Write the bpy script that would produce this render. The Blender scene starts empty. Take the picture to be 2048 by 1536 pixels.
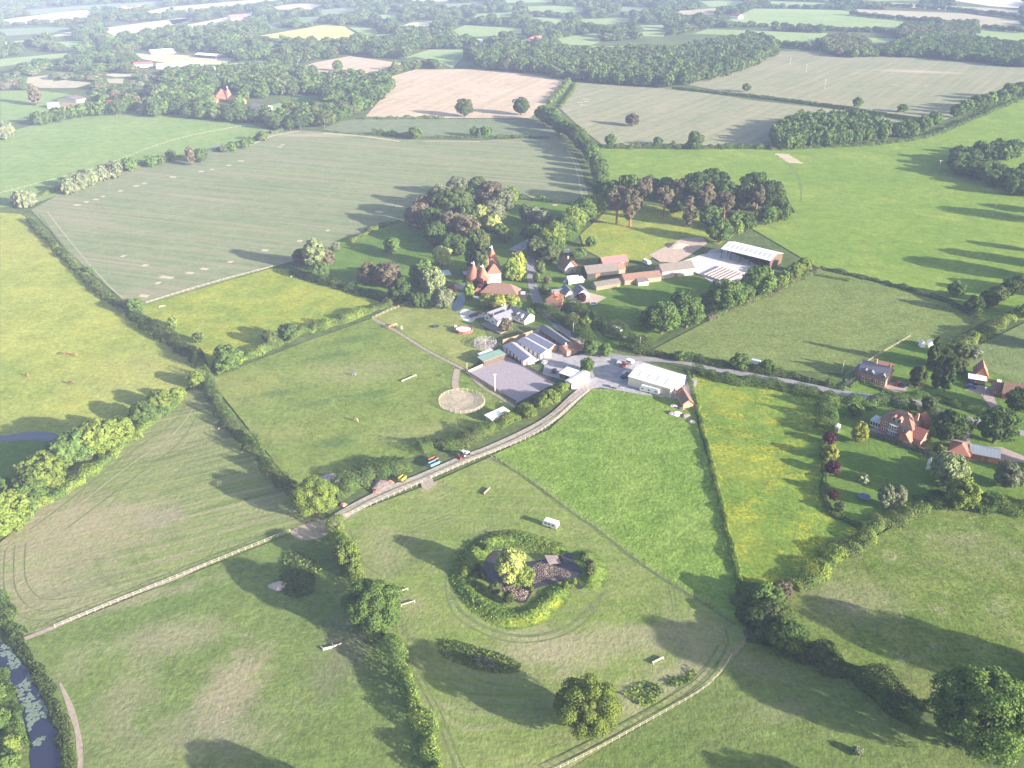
import bpy, bmesh, math, random
import numpy as np
from mathutils import Vector, Matrix
R = math.radians
sc = bpy.context.scene

# ------------------------------------------------------------------ camera, light, exposure
F, CX, CY = 1704.0, 1024.0, 768.0
TH = R(28.3)
H = 180.0
cd = bpy.data.cameras.new('camera'); cam = bpy.data.objects.new('camera', cd)
sc.collection.objects.link(cam); sc.camera = cam
cam.location = (0, 0, H); cam.rotation_euler = (R(90) - TH, 0, 0)
cd.sensor_width = 36; cd.lens = 36 * F / 2048; cd.clip_start = 1; cd.clip_end = 30000
SUN_EL, SUN_AZ = R(15.5), R(120)          # azimuth clockwise from +Y
w = bpy.data.worlds.new('World'); sc.world = w; w.use_nodes = True
nt = w.node_tree; bg = nt.nodes['Background']
sky = nt.nodes.new('ShaderNodeTexSky'); sky.sky_type = 'NISHITA'; sky.sun_disc = False
sky.sun_elevation = SUN_EL; sky.sun_rotation = SUN_AZ; sky.dust_density = 2.0
nt.links.new(sky.outputs[0], bg.inputs[0]); bg.inputs[1].default_value = 0.09
sl = bpy.data.lights.new('sun', 'SUN'); sl.energy = 5.0; sl.angle = R(0.7); sl.color = (1.0, 0.925, 0.82)
so = bpy.data.objects.new('sun', sl); sc.collection.objects.link(so)
sd = Vector((math.sin(SUN_AZ) * math.cos(SUN_EL), math.cos(SUN_AZ) * math.cos(SUN_EL), math.sin(SUN_EL)))
so.rotation_euler = sd.to_track_quat('Z', 'Y').to_euler(); so.location = (0, 0, 300)
sc.view_settings.view_transform = 'Standard'; sc.view_settings.look = 'None'
sc.view_settings.exposure = 1.78; sc.view_settings.gamma = 1
sc.cycles.max_bounces = 5; sc.cycles.diffuse_bounces = 2; sc.cycles.transmission_bounces = 3
sc.cycles.volume_bounces = 1; sc.cycles.transparent_max_bounces = 6; sc.cycles.use_denoising = True
sc.cycles.use_adaptive_sampling = True; sc.cycles.adaptive_threshold = 0.015

# ------------------------------------------------------------------ where a spot of the place lies
ST, CT = math.sin(TH), math.cos(TH)
def G(px, py, z=0.0):
    a = (px - CX) / F; b = -(py - CY) / F
    t = (H - z) / (ST - b * CT)
    return np.array([a * t, t * (CT + b * ST), z])
def G2(p, z=0.0): return G(p[0], p[1], z)[:2]
def S(py, z=0.0):                       # picture pixels per metre
    b = -(py - CY) / F
    return F * (ST - b * CT) / (H - z)

rng = np.random.default_rng(7)
def link(o, parent=None):
    sc.collection.objects.link(o)
    if parent is not None: o.parent = parent
    return o
def tag(o, label=None, cat=None, group=None, kind=None):
    if label: o['label'] = label
    if cat: o['category'] = cat
    if group: o['group'] = group
    if kind: o['kind'] = kind
    return o
def empty(name, loc, rz=0.0):
    o = bpy.data.objects.new(name, None); link(o); o.location = loc; o.rotation_euler = (0, 0, rz)
    o.empty_display_size = 1
    return o
def copy_tree(o, parent=None):
    c = o.copy(); link(c, parent)
    for ch in list(o.children): copy_tree(ch, c)
    return c

class MB:
    """collects faces, links them as one mesh"""
    def __init__(s): s.v = []; s.f = []; s.n = 0
    def add(s, vs, fs):
        s.v.extend([tuple(map(float, v)) for v in vs]); s.f.extend([tuple(i + s.n for i in f) for f in fs]); s.n += len(vs)
    def box(s, x0, y0, z0, x1, y1, z1):
        s.add([(x0,y0,z0),(x1,y0,z0),(x1,y1,z0),(x0,y1,z0),(x0,y0,z1),(x1,y0,z1),(x1,y1,z1),(x0,y1,z1)],
              [(3,2,1,0),(4,5,6,7),(0,1,5,4),(1,2,6,5),(2,3,7,6),(3,0,4,7)])
    def bar(s, a, b, r, n=6, r2=None):
        a = Vector(a); b = Vector(b); r2 = r if r2 is None else r2
        d = (b - a).normalized(); q = d.to_track_quat('Z', 'Y')
        vs = []
        for p, rr in ((a, r), (b, r2)):
            for i in range(n):
                t = 2 * math.pi * i / n + math.pi / 4
                vs.append(p + q @ Vector((math.cos(t) * rr, math.sin(t) * rr, 0)))
        fs = [(i, (i + 1) % n, n + (i + 1) % n, n + i) for i in range(n)] + [tuple(range(n - 1, -1, -1)), tuple(range(n, 2 * n))]
        s.add(vs, fs)
    def shell(s, top, faces, t):
        """closed slab: top surface plus the same surface lowered by t"""
        n = len(top); edges = {}
        for f in faces:
            for i in range(len(f)):
                e = (f[i], f[(i + 1) % len(f)]); edges[e] = 1
        fs = list(faces) + [tuple(n + i for i in reversed(f)) for f in faces]
        for (a, b) in edges:
            if (b, a) not in edges: fs.append((b, a, n + a, n + b))
        s.add(list(top) + [(x, y, z - t) for x, y, z in top], fs)
    def lathe(s, prof, n=16, c=(0, 0)):
        vs = []; fs = []
        for r, z in prof:
            for i in range(n):
                t = 2 * math.pi * i / n; vs.append((c[0] + r * math.cos(t), c[1] + r * math.sin(t), z))
        for k in range(len(prof) - 1):
            for i in range(n):
                fs.append((k*n+i, k*n+(i+1)%n, (k+1)*n+(i+1)%n, (k+1)*n+i))
        fs.append(tuple(range(n - 1, -1, -1))); fs.append(tuple((len(prof)-1)*n + i for i in range(n)))
        s.add(vs, fs)
    def mesh(s, name, m):
        me = bpy.data.meshes.new(name); me.from_pydata(s.v, [], s.f)
        if m: me.materials.append(m)
        return me
    def build(s, name, m, parent=None):
        return link(bpy.data.objects.new(name, s.mesh(name, m)), parent)

# ------------------------------------------------------------------ materials
class NB:
    def __init__(s, name):
        s.m = bpy.data.materials.new(name); s.m.use_nodes = True; s.t = s.m.node_tree; s.t.nodes.clear()
        s.out = s.t.nodes.new('ShaderNodeOutputMaterial')
    def n(s, typ, **kw):
        o = s.t.nodes.new(typ)
        for k, v in kw.items():
            if k.startswith('i_'):
                o.inputs[k[2:].replace('_', ' ')].default_value = v
            else: setattr(o, k, v)
        return o
    def l(s, a, b): s.t.links.new(a, b)
    def noise(s, vec, scale, detail=3, rough=.55, dist=0.0):
        o = s.n('ShaderNodeTexNoise'); o.inputs['Scale'].default_value = scale; o.inputs['Detail'].default_value = detail
        o.inputs['Roughness'].default_value = rough; o.inputs['Distortion'].default_value = dist
        if vec is not None: s.l(vec, o.inputs['Vector'])
        return o.outputs['Fac']
    def ramp(s, fac, a, b, lo=0.0, hi=1.0):
        o = s.n('ShaderNodeMapRange'); o.inputs[1].default_value = a; o.inputs[2].default_value = b
        o.inputs[3].default_value = lo; o.inputs[4].default_value = hi; s.l(fac, o.inputs[0]); return o.outputs[0]
    def math(s, op, a, b=None):
        o = s.n('ShaderNodeMath', operation=op)
        for i, x in enumerate((a, b)):
            if x is None: continue
            if isinstance(x, (int, float)): o.inputs[i].default_value = x
            else: s.l(x, o.inputs[i])
        return o.outputs[0]
    def mix(s, fac, a, b, mode='MIX'):
        o = s.n('ShaderNodeMix', data_type='RGBA', blend_type=mode)
        for i, x in ((0, fac), (6, a), (7, b)):
            if isinstance(x, (int, float)): o.inputs[i].default_value = x
            elif isinstance(x, tuple): o.inputs[i].default_value = (*x, 1)
            else: s.l(x, o.inputs[i])
        return o.outputs[2]
    def val(s, col, fac, lo, hi):      # brightness variation
        v = s.ramp(fac, 0.25, 0.75, lo, hi)
        c = s.n('ShaderNodeCombineColor'); [s.l(v, c.inputs[i]) for i in range(3)]
        return s.mix(1.0, col, c.outputs[0], 'MULTIPLY')
    def mapping(s, vec, loc=(0,0,0), rot=0, scale=(1,1,1)):
        o = s.n('ShaderNodeMapping', vector_type='TEXTURE'); s.l(vec, o.inputs[0])
        o.inputs[1].default_value = loc; o.inputs[2].default_value = (0, 0, rot); o.inputs[3].default_value = scale
        return o.outputs[0]
    def obj(s): return s.n('ShaderNodeTexCoord').outputs['Object']

def fieldmat(name, c1, c2, big=45., fine=1.3, fv=.28, streaks=(), flowers=(), patches=(), bump=.55, rings=()):
    if bump > .3 and c1[1] > c1[0]: c1, c2 = (c1[0] * .90, c1[1] * .985, c1[2] * .70), (c2[0] * .91, c2[1] * .985, c2[2] * .72)
    b = NB(name); P = b.obj()
    col = b.mix(b.ramp(b.noise(P, 1 / big, 5, .6), .32, .68), c1, c2)
    col = b.val(col, b.noise(P, 1 / 9., 4, .65), .80, 1.20)
    col = b.val(col, b.noise(P, 1 / 2.8, 3, .7), 1 - fv * .8, 1 + fv * .8)
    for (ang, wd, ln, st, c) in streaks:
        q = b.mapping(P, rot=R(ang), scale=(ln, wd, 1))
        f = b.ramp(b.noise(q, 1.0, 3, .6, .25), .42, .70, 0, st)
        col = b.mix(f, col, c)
    for (px, py, wd, st, c, r0, r1) in rings:
        q = G(px, py); sp = b.mapping(P, loc=(q[0], q[1], 0))
        ln = b.n('ShaderNodeVectorMath', operation='LENGTH'); b.l(sp, ln.inputs[0]); rr = ln.outputs['Value']
        wob = b.math('ADD', rr, b.ramp(b.noise(P, .02, 2), 0, 1, -12, 12))
        cx = b.n('ShaderNodeCombineXYZ'); b.l(b.math('DIVIDE', wob, wd), cx.inputs[0])
        f = b.ramp(b.noise(cx.outputs[0], 1.0, 3, .7), .45, .68, 0, st)
        f = b.math('MULTIPLY', f, b.ramp(b.noise(P, .045, 3), .40, .6))
        f = b.math('MULTIPLY', f, b.math('MULTIPLY', b.ramp(rr, r0, r0 + 8), b.ramp(rr, r1 + 10, r1)))
        col = b.mix(f, col, c)
    for (px, py, rx, ry, ang, c, st) in patches:
        q = G(px, py); v = b.mapping(P, loc=(q[0], q[1], 0), rot=R(ang), scale=(rx, ry, 1))
        ln = b.n('ShaderNodeVectorMath', operation='LENGTH'); b.l(v, ln.inputs[0])
        d = b.math('ADD', ln.outputs['Value'], b.ramp(b.noise(P, 1/6., 5, .7), .2, .8, -.6, .6))
        col = b.mix(b.ramp(d, 1.15, .35, 0, st * .62), col, c)
    for (c, th, s1, st) in flowers:
        m1 = b.ramp(b.noise(P, 1 / s1, 5, .7), th, th + .16)
        m2 = b.ramp(b.noise(P, 1 / 1.3, 4, .8), .46, .56, 0, st)
        col = b.mix(b.math('MULTIPLY', m1, m2), col, c)
    col = b.val(col, b.noise(P, 1 / fine, 4, .75), 1 - fv, 1 + fv)
    d = b.n('ShaderNodeBsdfDiffuse'); b.l(col, d.inputs[0])
    if bump:
        bp = b.n('ShaderNodeBump'); bp.inputs['Strength'].default_value = .55; bp.inputs['Distance'].default_value = bump
        b.l(b.noise(P, 1 / 1.7, 4, .7), bp.inputs['Height']); b.l(bp.outputs[0], d.inputs['Normal'])
    b.l(d.outputs[0], b.out.inputs[0])
    return b.m

def plain(name, c, rough=.8, var=.15, scale=1.5, spec=.3, metal=0, stripe=None):
    b = NB(name); P = b.obj()
    col = b.val(b.mix(1.0, c, (1,1,1), 'MULTIPLY'), b.noise(P, scale, 4, .6), 1 - var, 1 + var)
    p = b.n('ShaderNodeBsdfPrincipled')
    if stripe:                                   # (axis, period, strength)
        ax, per, st = stripe
        sep = b.n('ShaderNodeSeparateXYZ'); b.l(P, sep.inputs[0])
        sn = b.math('SINE', b.math('MULTIPLY', sep.outputs[ax], 2 * math.pi / per))
        v = b.ramp(sn, -1, 1, 1 - st, 1 + st)
        cc = b.n('ShaderNodeCombineColor'); [b.l(v, cc.inputs[i]) for i in range(3)]
        col = b.mix(1.0, col, cc.outputs[0], 'MULTIPLY')
    b.l(col, p.inputs['Base Color']); p.inputs['Roughness'].default_value = rough
    p.inputs['Specular IOR Level'].default_value = spec; p.inputs['Metallic'].default_value = metal
    b.l(p.outputs[0], b.out.inputs[0]); return b.m

def leafmat(name, c, c2=None):
    b = NB(name); P = b.n('ShaderNodeNewGeometry').outputs['Position']
    c2 = c2 or (c[0] * 1.6, c[1] * 1.4, c[2] * 1.1)
    oi = b.n('ShaderNodeObjectInfo')
    col = b.mix(b.ramp(b.noise(P, .45, 3, .6), .35, .65), c, c2)
    col = b.val(col, b.noise(P, 2.2, 2, .6), .78, 1.22)
    v = b.ramp(oi.outputs['Random'], 0, 1, .82, 1.2)
    cc = b.n('ShaderNodeCombineColor'); [b.l(v, cc.inputs[i]) for i in range(3)]
    col = b.mix(1.0, col, cc.outputs[0], 'MULTIPLY')
    d = b.n('ShaderNodeBsdfDiffuse'); b.l(col, d.inputs[0])
    t = b.n('ShaderNodeBsdfTranslucent'); b.l(col, t.inputs[0])
    m = b.n('ShaderNodeMixShader'); m.inputs[0].default_value = .3
    b.l(d.outputs[0], m.inputs[1]); b.l(t.outputs[0], m.inputs[2]); b.l(m.outputs[0], b.out.inputs[0])
    return b.m

LEAF = {k: leafmat('leaves_' + k, *v) for k, v in dict(
    dark=((.058, .100, .032), (.105, .158, .046)), mid=((.082, .145, .038), (.145, .212, .056)),
    light=((.150, .215, .045), (.235, .290, .066)), yellow=((.28, .33, .10), (.42, .44, .15)),
    pale=((.17, .215, .10), (.27, .31, .14)), purple=((.060, .024, .032), (.115, .040, .048)),
    brown=((.130, .118, .075), (.205, .178, .110)), grey=((.14, .17, .10), (.23, .25, .14)),
    olive=((.085, .120, .042), (.150, .180, .065)), gold=((.27, .31, .06), (.40, .42, .09))).items()}
BARK = plain('bark', (.12, .09, .065), .9, .25, 2.0)
BARKR = plain('bark_pine', (.26, .13, .08), .9, .25, 2.0)

# ------------------------------------------------------------------ ground and fields
def sheet(name, pts, z, m, label=None, cat=None, kind='structure', world=False, thick=None):
    q = [tuple(p) if world else tuple(G2(p)) for p in pts]
    bm = bmesh.new(); vs = [bm.verts.new((x, y, z)) for x, y in q]
    f = bm.faces.new(vs); bm.normal_update()
    if f.normal.z < 0: f.normal_flip()
    bmesh.ops.triangulate(bm, faces=bm.faces[:])
    me = bpy.data.meshes.new(name); bm.to_mesh(me); bm.free(); me.materials.append(m)
    o = link(bpy.data.objects.new(name, me)); tag(o, label, cat, kind=kind); return o
def smooth(pts, k=3, closed=True):
    p = [np.array(x, float) for x in pts]; n = len(p); out = []
    rg = range(n) if closed else range(n - 1)
    for i in rg:
        g = (lambda j: p[j % n]) if closed else (lambda j: p[min(max(j, 0), n - 1)])
        a, b_, c, d = g(i-1), g(i), g(i+1), g(i+2)
        for j in range(k):
            t = j / k
            out.append(.5 * ((2*b_) + (-a + c)*t + (2*a - 5*b_ + 4*c - d)*t*t + (-a + 3*b_ - 3*c + d)*t**3))
    if not closed: out.append(p[-1])
    return out
def strip(name, pts, width, z, m, label=None, cat=None, px=True, k=4):
    q = smooth([G2(p) if px else p for p in pts], k, False)
    ws = width if hasattr(width, '__len__') else [width] * len(q)
    if len(ws) != len(q): ws = np.interp(np.linspace(0, 1, len(q)), np.linspace(0, 1, len(ws)), ws)
    L, Rr = [], []
    for i, p in enumerate(q):
        d = q[min(i+1, len(q)-1)] - q[max(i-1, 0)]; d = d / np.linalg.norm(d); n = np.array([-d[1], d[0]])
        L.append(p + n * ws[i] / 2); Rr.append(p - n * ws[i] / 2)
    b = MB(); b.add([(*x, z) for x in Rr] + [(*x, z) for x in L], [(i, i+1, len(q)+i+1, len(q)+i) for i in range(len(q)-1)])
    o = b.build(name, m); tag(o, label, cat, kind='structure'); return o

GRASS, GRASS2 = (.115, .165, .050), (.165, .205, .068)
M = {}
M['base'] = fieldmat('ground_grass', (.075, .11, .042), (.13, .16, .06), 60, 2, .3, bump=0)
M['far_green'] = fieldmat('far_pasture', (.22, .30, .12), (.28, .35, .15), 120, 3, .12, bump=0)  # far field colours lifted paler, distance haze painted into them
M['far_pale'] = fieldmat('far_hazed_stubble', (.40, .38, .25), (.48, .45, .31), 120, 3, .10, bump=0)
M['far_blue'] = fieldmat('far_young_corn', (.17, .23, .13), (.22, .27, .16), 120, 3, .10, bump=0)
M['far_white'] = fieldmat('far_hazed_white', (.52, .46, .40), (.64, .58, .50), 150, 3, .10, bump=0)  # whitened by haze put into the colour
M['rape'] = fieldmat('fading_rape', (.42, .42, .14), (.50, .48, .19), 120, 3, .10, bump=0)
M['pink'] = fieldmat('bare_pink_soil', (.46, .345, .25), (.54, .41, .31), 70, 2.5, .12, streaks=((70, 9, 260, .6, (.30, .29, .18)),), bump=0)
M['beige'] = fieldmat('beige_hay', (.36, .32, .22), (.42, .38, .26), 120, 3, .10, bump=0)

ground = sheet('ground', [(-3200, -400), (3200, -400), (4200, 5200), (-4200, 5200)], -.30, M['base'], 'mixed green ground between the fields', 'ground', world=True)

FARF = []
def fld(pts, m, label, z=.0, far=False, name='field', k=0):
    if k: pts = smooth(pts, k)
    o = sheet(name, pts, z, M[m] if isinstance(m, str) else m, label, 'field')
    FARF.append(np.array([G2(p) for p in pts])); return o
far_fields = [
 ([(0,40),(170,18),(195,33),(100,45),(0,52)], 'far_white'), ([(0,58),(100,54),(145,56),(100,66),(0,72)], 'far_blue'),
 ([(75,78),(150,60),(148,70),(110,73)], 'far_pale'), ([(205,56),(360,36),(392,36),(350,50),(292,62),(215,74)], 'far_pale'),
 ([(0,118),(130,106),(162,102),(130,114),(50,126),(0,133)], 'far_green'), ([(110,84),(170,81),(172,92),(122,95)], 'far_green'),
 ([(0,84),(62,80),(60,88),(0,99)], 'far_pale'), ([(270,107),(300,105),(365,110),(475,117),(440,129),(350,129),(285,118)], 'far_pale'),
 ([(40,156),(110,149),(105,165),(55,167)], 'beige'), ([(212,157),(248,157),(245,167),(218,166)], 'beige'),
 ([(55,20),(160,11),(330,2),(335,10),(290,14),(180,19),(60,30)], 'far_blue'), ([(295,22),(345,12),(350,24),(305,33)], 'far_pale'),
 ([(0,8),(22,8),(18,16),(0,17)], 'far_pale'), ([(340,14),(500,0),(585,-4),(500,9),(440,19),(360,26),(340,27)], 'far_pale'),
 ([(355,52),(400,45),(505,24),(500,36),(440,43),(400,55),(360,57)], 'far_white'), ([(338,40),(378,36),(386,42),(345,49)], 'far_pale'),
 ([(508,73),(600,58),(658,47),(695,54),(722,68),(700,79),(620,81),(590,82),(560,77)], 'rape'),
 ([(528,51),(570,42),(566,53),(536,58)], 'far_blue'), ([(590,35),(648,33),(642,42),(600,46)], 'far_blue'),
 ([(545,12),(600,7),(650,8),(620,19),(556,19)], 'far_pale'), ([(690,54),(750,57),(756,66),(722,72)], 'far_green'),
 ([(742,31),(808,26),(786,38),(765,38)], 'far_green'), ([(795,56),(820,45),(864,42),(862,51),(820,59)], 'far_pale'),
 ([(893,66),(930,50),(1044,57),(1042,67),(1000,71),(955,73),(915,72)], 'far_green'), ([(943,28),(1027,24),(1026,33),(950,35)], 'far_green'),
 ([(876,8),(972,5),(976,14),(890,15)], 'far_blue'), ([(800,118),(858,99),(924,99),(930,110),(905,136),(872,122),(830,113)], 'far_green'),
 ([(1048,13),(1120,11),(1168,15),(1162,25),(1090,25),(1052,21)], 'far_green'), ([(1056,35),(1132,35),(1126,49),(1092,49)], 'far_green'),
 ([(1162,38),(1262,35),(1272,43),(1210,49),(1166,47)], 'far_green'), ([(1113,76),(1192,66),(1202,83),(1180,91),(1128,89)], 'far_green'),
 ([(1183,91),(1362,95),(1352,103),(1188,102)], 'far_green'), ([(1278,50),(1327,50),(1326,59),(1290,60)], 'far_green'),
 ([(1285,63),(1332,63),(1327,73),(1278,72)], 'far_green'), ([(1238,14),(1302,14),(1297,23),(1243,23)], 'far_blue'),
 ([(1352,22),(1432,16),(1434,29),(1364,33)], 'beige'), ([(820,-2),(900,-6),(900,3),(830,5)], 'far_pale'), ([(1000,-3),(1110,-6),(1108,4),(1010,6)], 'far_green'),
 ([(640,20),(700,14),(720,20),(680,30),(640,30)], 'far_blue'), ([(730,72),(790,66),(800,74),(750,82)], 'far_green'),
 ([(1460,38),(1508,17),(1680,20),(1826,41),(1795,61),(1760,57),(1655,53),(1520,51),(1460,49)], 'far_green'),
 ([(1385,67),(1415,58),(1655,66),(1645,82),(1590,87),(1550,84),(1500,72)], 'far_green'), ([(1716,75),(1822,77),(1797,88),(1750,87)], 'far_green'),
 ([(1705,26),(1715,18),(1930,27),(2048,43),(2048,61),(1895,46),(1760,34)], 'beige'), ([(1755,4),(1980,16),(2048,21),(2048,34),(1936,22),(1758,11)], 'beige'),
 ([(1920,70),(1957,57),(2048,64),(2048,84),(2000,82)], 'far_green'), ([(1512,1),(1670,6),(1678,15),(1580,14)], 'far_green'),
 ([(1885,-2),(2048,-4),(2048,17),(1980,12)], 'far_white'), ([(1640,-6),(1800,-8),(1880,0),(1760,2)], 'far_green'), ([(1400,2),(1480,0),(1490,10),(1420,14)], 'far_green')]
cname = dict(far_white='haze whitened', far_blue='blue green', far_pale='pale straw coloured', far_green='light green', beige='beige', rape='pale yellow')
ORD = 'first second third fourth fifth sixth seventh eighth ninth tenth eleventh twelfth thirteenth fourteenth fifteenth sixteenth seventeenth eighteenth nineteenth twentieth'.split()
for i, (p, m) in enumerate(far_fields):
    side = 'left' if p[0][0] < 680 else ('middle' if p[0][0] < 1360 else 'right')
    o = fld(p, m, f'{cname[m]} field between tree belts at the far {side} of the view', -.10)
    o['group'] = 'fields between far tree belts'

# mid distance and near fields
cropA, cropB = (.165, .212, .105), (.215, .245, .130)
M['crop'] = fieldmat('young_crop', cropA, cropB, 80, 1.6, .2, streaks=((-18, 5, 160, .75, (.32, .27, .19)), (-18, 1.5, 90, .4, (.11, .15, .07))),
    patches=((300,590,30,14,20,(.32,.26,.18),.6),(150,430,60,20,-50,(.30,.26,.17),.6),(640,270,60,10,0,(.42,.36,.25),.8)), bump=.1)
M['meadow'] = fieldmat('buttercup_meadow', (.235, .268, .080), (.345, .338, .11), 40, 1.8, .26, flowers=(((.42, .38, .08), .44, 28, .55),),
    patches=((60,480,70,45,0,(.35,.32,.10),.5),(250,560,70,12,-45,(.36,.33,.09),.5),(300,740,40,30,0,(.24,.24,.12),.5)))
M['buttercup'] = fieldmat('buttercup_paddock', (.20, .245, .065), (.29, .30, .085), 25, 1.8, .26, flowers=(((.50, .40, .05), .47, 16, .6),))
M['paddock'] = fieldmat('grazed_paddock', (.155, .205, .064), (.215, .235, .092), 30, 1.8, .30,
    flowers=(((.38, .36, .06), .52, 22, .5), ((.060, .11, .035), .50, 11, .9)),
    patches=((480,780,22,22,0,(.30,.29,.10),.6),(720,740,28,13,10,(.28,.26,.14),.7),(860,860,25,8,20,(.26,.25,.12),.6),(530,870,22,10,0,(.29,.26,.11),.5),(662,884,11,5,20,(.06,.11,.035),1.),(706,678,14,5,25,(.07,.12,.04),.9),(660,712,12,5,25,(.07,.12,.04),.9),(632,806,13,4,25,(.07,.12,.04),.9),(728,792,13,4,25,(.07,.12,.04),.8),(553,787,11,4,25,(.08,.13,.04),.8)))
M['dry'] = fieldmat('dry_paddock', (.20, .225, .085), (.27, .265, .12), 20, 1.5, .24, flowers=(((.36, .35, .10), .5, 14, .5),))
M['hay'] = fieldmat('mown_hay_field', (.155, .21, .065), (.205, .24, .088), 25, 1.3, .25,
    streaks=((28, 3.2, 70, .75, (.10, .13, .05)), (24, 2.2, 55, .8, (.30, .27, .16)), (28, .9, 60, .35, (.33, .30, .18))),
    rings=((560,1010,2.6,.55,(.09,.12,.045),30,130),),
    patches=((120,1080,38,24,20,(.34,.275,.185),.75),(150,1030,26,14,0,(.33,.28,.18),.6),(320,1035,9,9,0,(.30,.25,.19),.8),(60,1190,22,16,40,(.30,.26,.17),.7),(350,880,24,9,30,(.30,.28,.15),.6)))
M['pasture'] = fieldmat('worn_pasture', (.132, .175, .066), (.172, .202, .084), 26, 1.3, .3, flowers=(((.05, .085, .035), .60, 5, .5),),
    patches=((465,1370,9,17,-8,(.36,.28,.21),.9),(340,1275,17,9,10,(.32,.265,.19),.75),(230,1210,34,3.5,24,(.33,.27,.20),.7),(250,1400,9,12,0,(.31,.26,.18),.6),(330,1490,30,9,0,(.30,.26,.17),.5),(150,1330,6,10,0,(.29,.26,.16),.5),(700,1280,9,26,-10,(.17,.15,.12),.7),(440,1450,18,9,0,(.25,.22,.16),.6)))
M['pondfield'] = fieldmat('mown_pond_field', (.165, .215, .066), (.21, .243, .086), 28, 1.3, .25,
    streaks=((-5, 2.2, 45, .45, (.28, .26, .14)),),
    rings=((1060,1160,1.6,.75,(.10,.125,.06),34,48), (1060,1160,3.0,.6,(.31,.28,.175),36,110), (980,1360,2.4,.45,(.10,.13,.06),5,70)),
    patches=((1180,1290,34,9,8,(.33,.28,.19),.8),(1330,1370,26,7,28,(.34,.28,.20),.8),(1090,1300,14,9,-30,(.33,.29,.19),.7),(1390,1270,17,12,0,(.27,.25,.16),.5),(760,1090,7,17,10,(.27,.25,.15),.6),(860,970,4,5,0,(.40,.30,.22),.8),(820,1210,9,5,0,(.31,.27,.16),.6),(1200,1500,22,5,30,(.28,.26,.17),.6)))
M['bright'] = fieldmat('lush_bright_grass', (.152, .226, .058), (.202, .262, .080), 18, 1.1, .34, flowers=(((.075, .15, .03), .55, 4, .6), ((.24, .30, .07), .56, 6, .5)), bump=.95)
M['strip'] = fieldmat('buttercup_strip', (.13, .195, .045), (.185, .24, .060), 25, 1.4, .30,
    flowers=(((.56, .45, .03), .48, 13, .72),), patches=((1455,800,10,14,0,(.36,.34,.05),.45),(1480,930,14,16,0,(.34,.33,.05),.4),(1500,1090,9,14,0,(.33,.32,.05),.35)), bump=.4)
M['rough'] = fieldmat('rough_thistly_grass', (.120, .165, .050), (.170, .195, .070), 16, 1.1, .42, flowers=(((.32, .27, .19), .52, 10, .8), ((.055, .085, .03), .52, 6, .8)),
    patches=((1700,1200,18,14,0,(.27,.24,.16),.6),(1950,1100,18,12,0,(.22,.21,.11),.5),(1870,1370,20,9,0,(.22,.21,.10),.5)), bump=.5)
M['bottomright'] = fieldmat('grazed_green', (.118, .162, .058), (.158, .190, .074), 24, 1.3, .3, flowers=(((.055, .09, .035), .60, 4, .6),), streaks=((15, 3, 40, .25, (.2,.2,.11)),),
    patches=((1500,1330,14,4,-25,(.22,.20,.13),.6),(1560,1420,12,5,0,(.23,.21,.13),.5)))
M['mid'] = fieldmat('mid_pasture', (.150, .185, .078), (.195, .215, .095), 40, 1.4, .28, flowers=(((.07, .10, .045), .60, 5, .7),))
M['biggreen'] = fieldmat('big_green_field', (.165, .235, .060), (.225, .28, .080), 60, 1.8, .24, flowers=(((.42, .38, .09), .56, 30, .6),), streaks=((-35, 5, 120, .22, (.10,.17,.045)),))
M['farcrop'] = fieldmat('pinkish_young_crop', (.205, .232, .135), (.268, .265, .165), 70, 2, .14, streaks=((55, 8, 220, .6, (.38, .31, .22)), (0, 4, 200, .3, (.16,.18,.1))), bump=0,
    patches=((1835,143,60,16,-15,(.52,.42,.30),.9),(1560,112,30,10,0,(.36,.29,.21),.6)))
M['greenstrip'] = fieldmat('blue_green_strip', (.155, .19, .105), (.19, .215, .125), 60, 2, .15, bump=0)
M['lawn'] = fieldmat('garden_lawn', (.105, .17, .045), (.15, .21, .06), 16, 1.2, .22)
M['lefttop'] = fieldmat('left_green_field', (.17, .25, .080), (.21, .28, .095), 70, 2, .18, streaks=((12, 6, 200, .25, (.25,.30,.12)),), bump=0)

fld([(62,420),(130,382),(250,338),(330,318),(420,300),(500,285),(545,266),(590,260),(700,266),(800,279),(960,281),(1112,273),(1140,292),(1160,330),(1180,400),(1165,412),(1040,402),(1000,410),(860,420),(760,452),(690,490),(545,534),(292,608),(250,604),(160,525)], 'crop', 'large grey green crop field with pale skylark plots', .0)
fld([(0,268),(60,252),(200,222),(280,220),(340,226),(420,238),(500,248),(545,262),(520,285),(420,305),(300,330),(200,360),(60,410),(0,415)], 'lefttop', 'smooth green field beyond the row of pale willows', .01)
fld([(0,182),(70,180),(130,187),(205,205),(110,225),(40,244),(0,252)], 'lefttop', 'small green pasture below the scrubby wood', .015)
fld([(0,425),(40,428),(70,445),(130,512),(180,560),(240,612),(290,650),(350,684),(412,735),(412,752),(370,780),(300,805),(230,845),(120,872),(0,872)], 'meadow', 'yellowish buttercup meadow with grazing brown horses', .02)
fld([(292,609),(545,536),(600,540),(700,572),(790,606),(700,645),(600,670),(540,700),(470,715),(415,738),(350,690),(280,645),(265,620)], 'buttercup', 'buttercup paddock below the crop field fence', .03)
fld([(418,757),(500,726),(600,688),(745,636),(925,738),(1035,806),(1000,862),(830,912),(640,972),(598,985)], 'paddock', 'mottled paddock with riding jumps and a round pen', .04)
fld([(745,636),(800,600),(870,615),(920,622),(965,650),(985,700),(935,742),(925,738)], 'dry', 'dry yellowish paddock beside the horse walker', .05)
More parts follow.
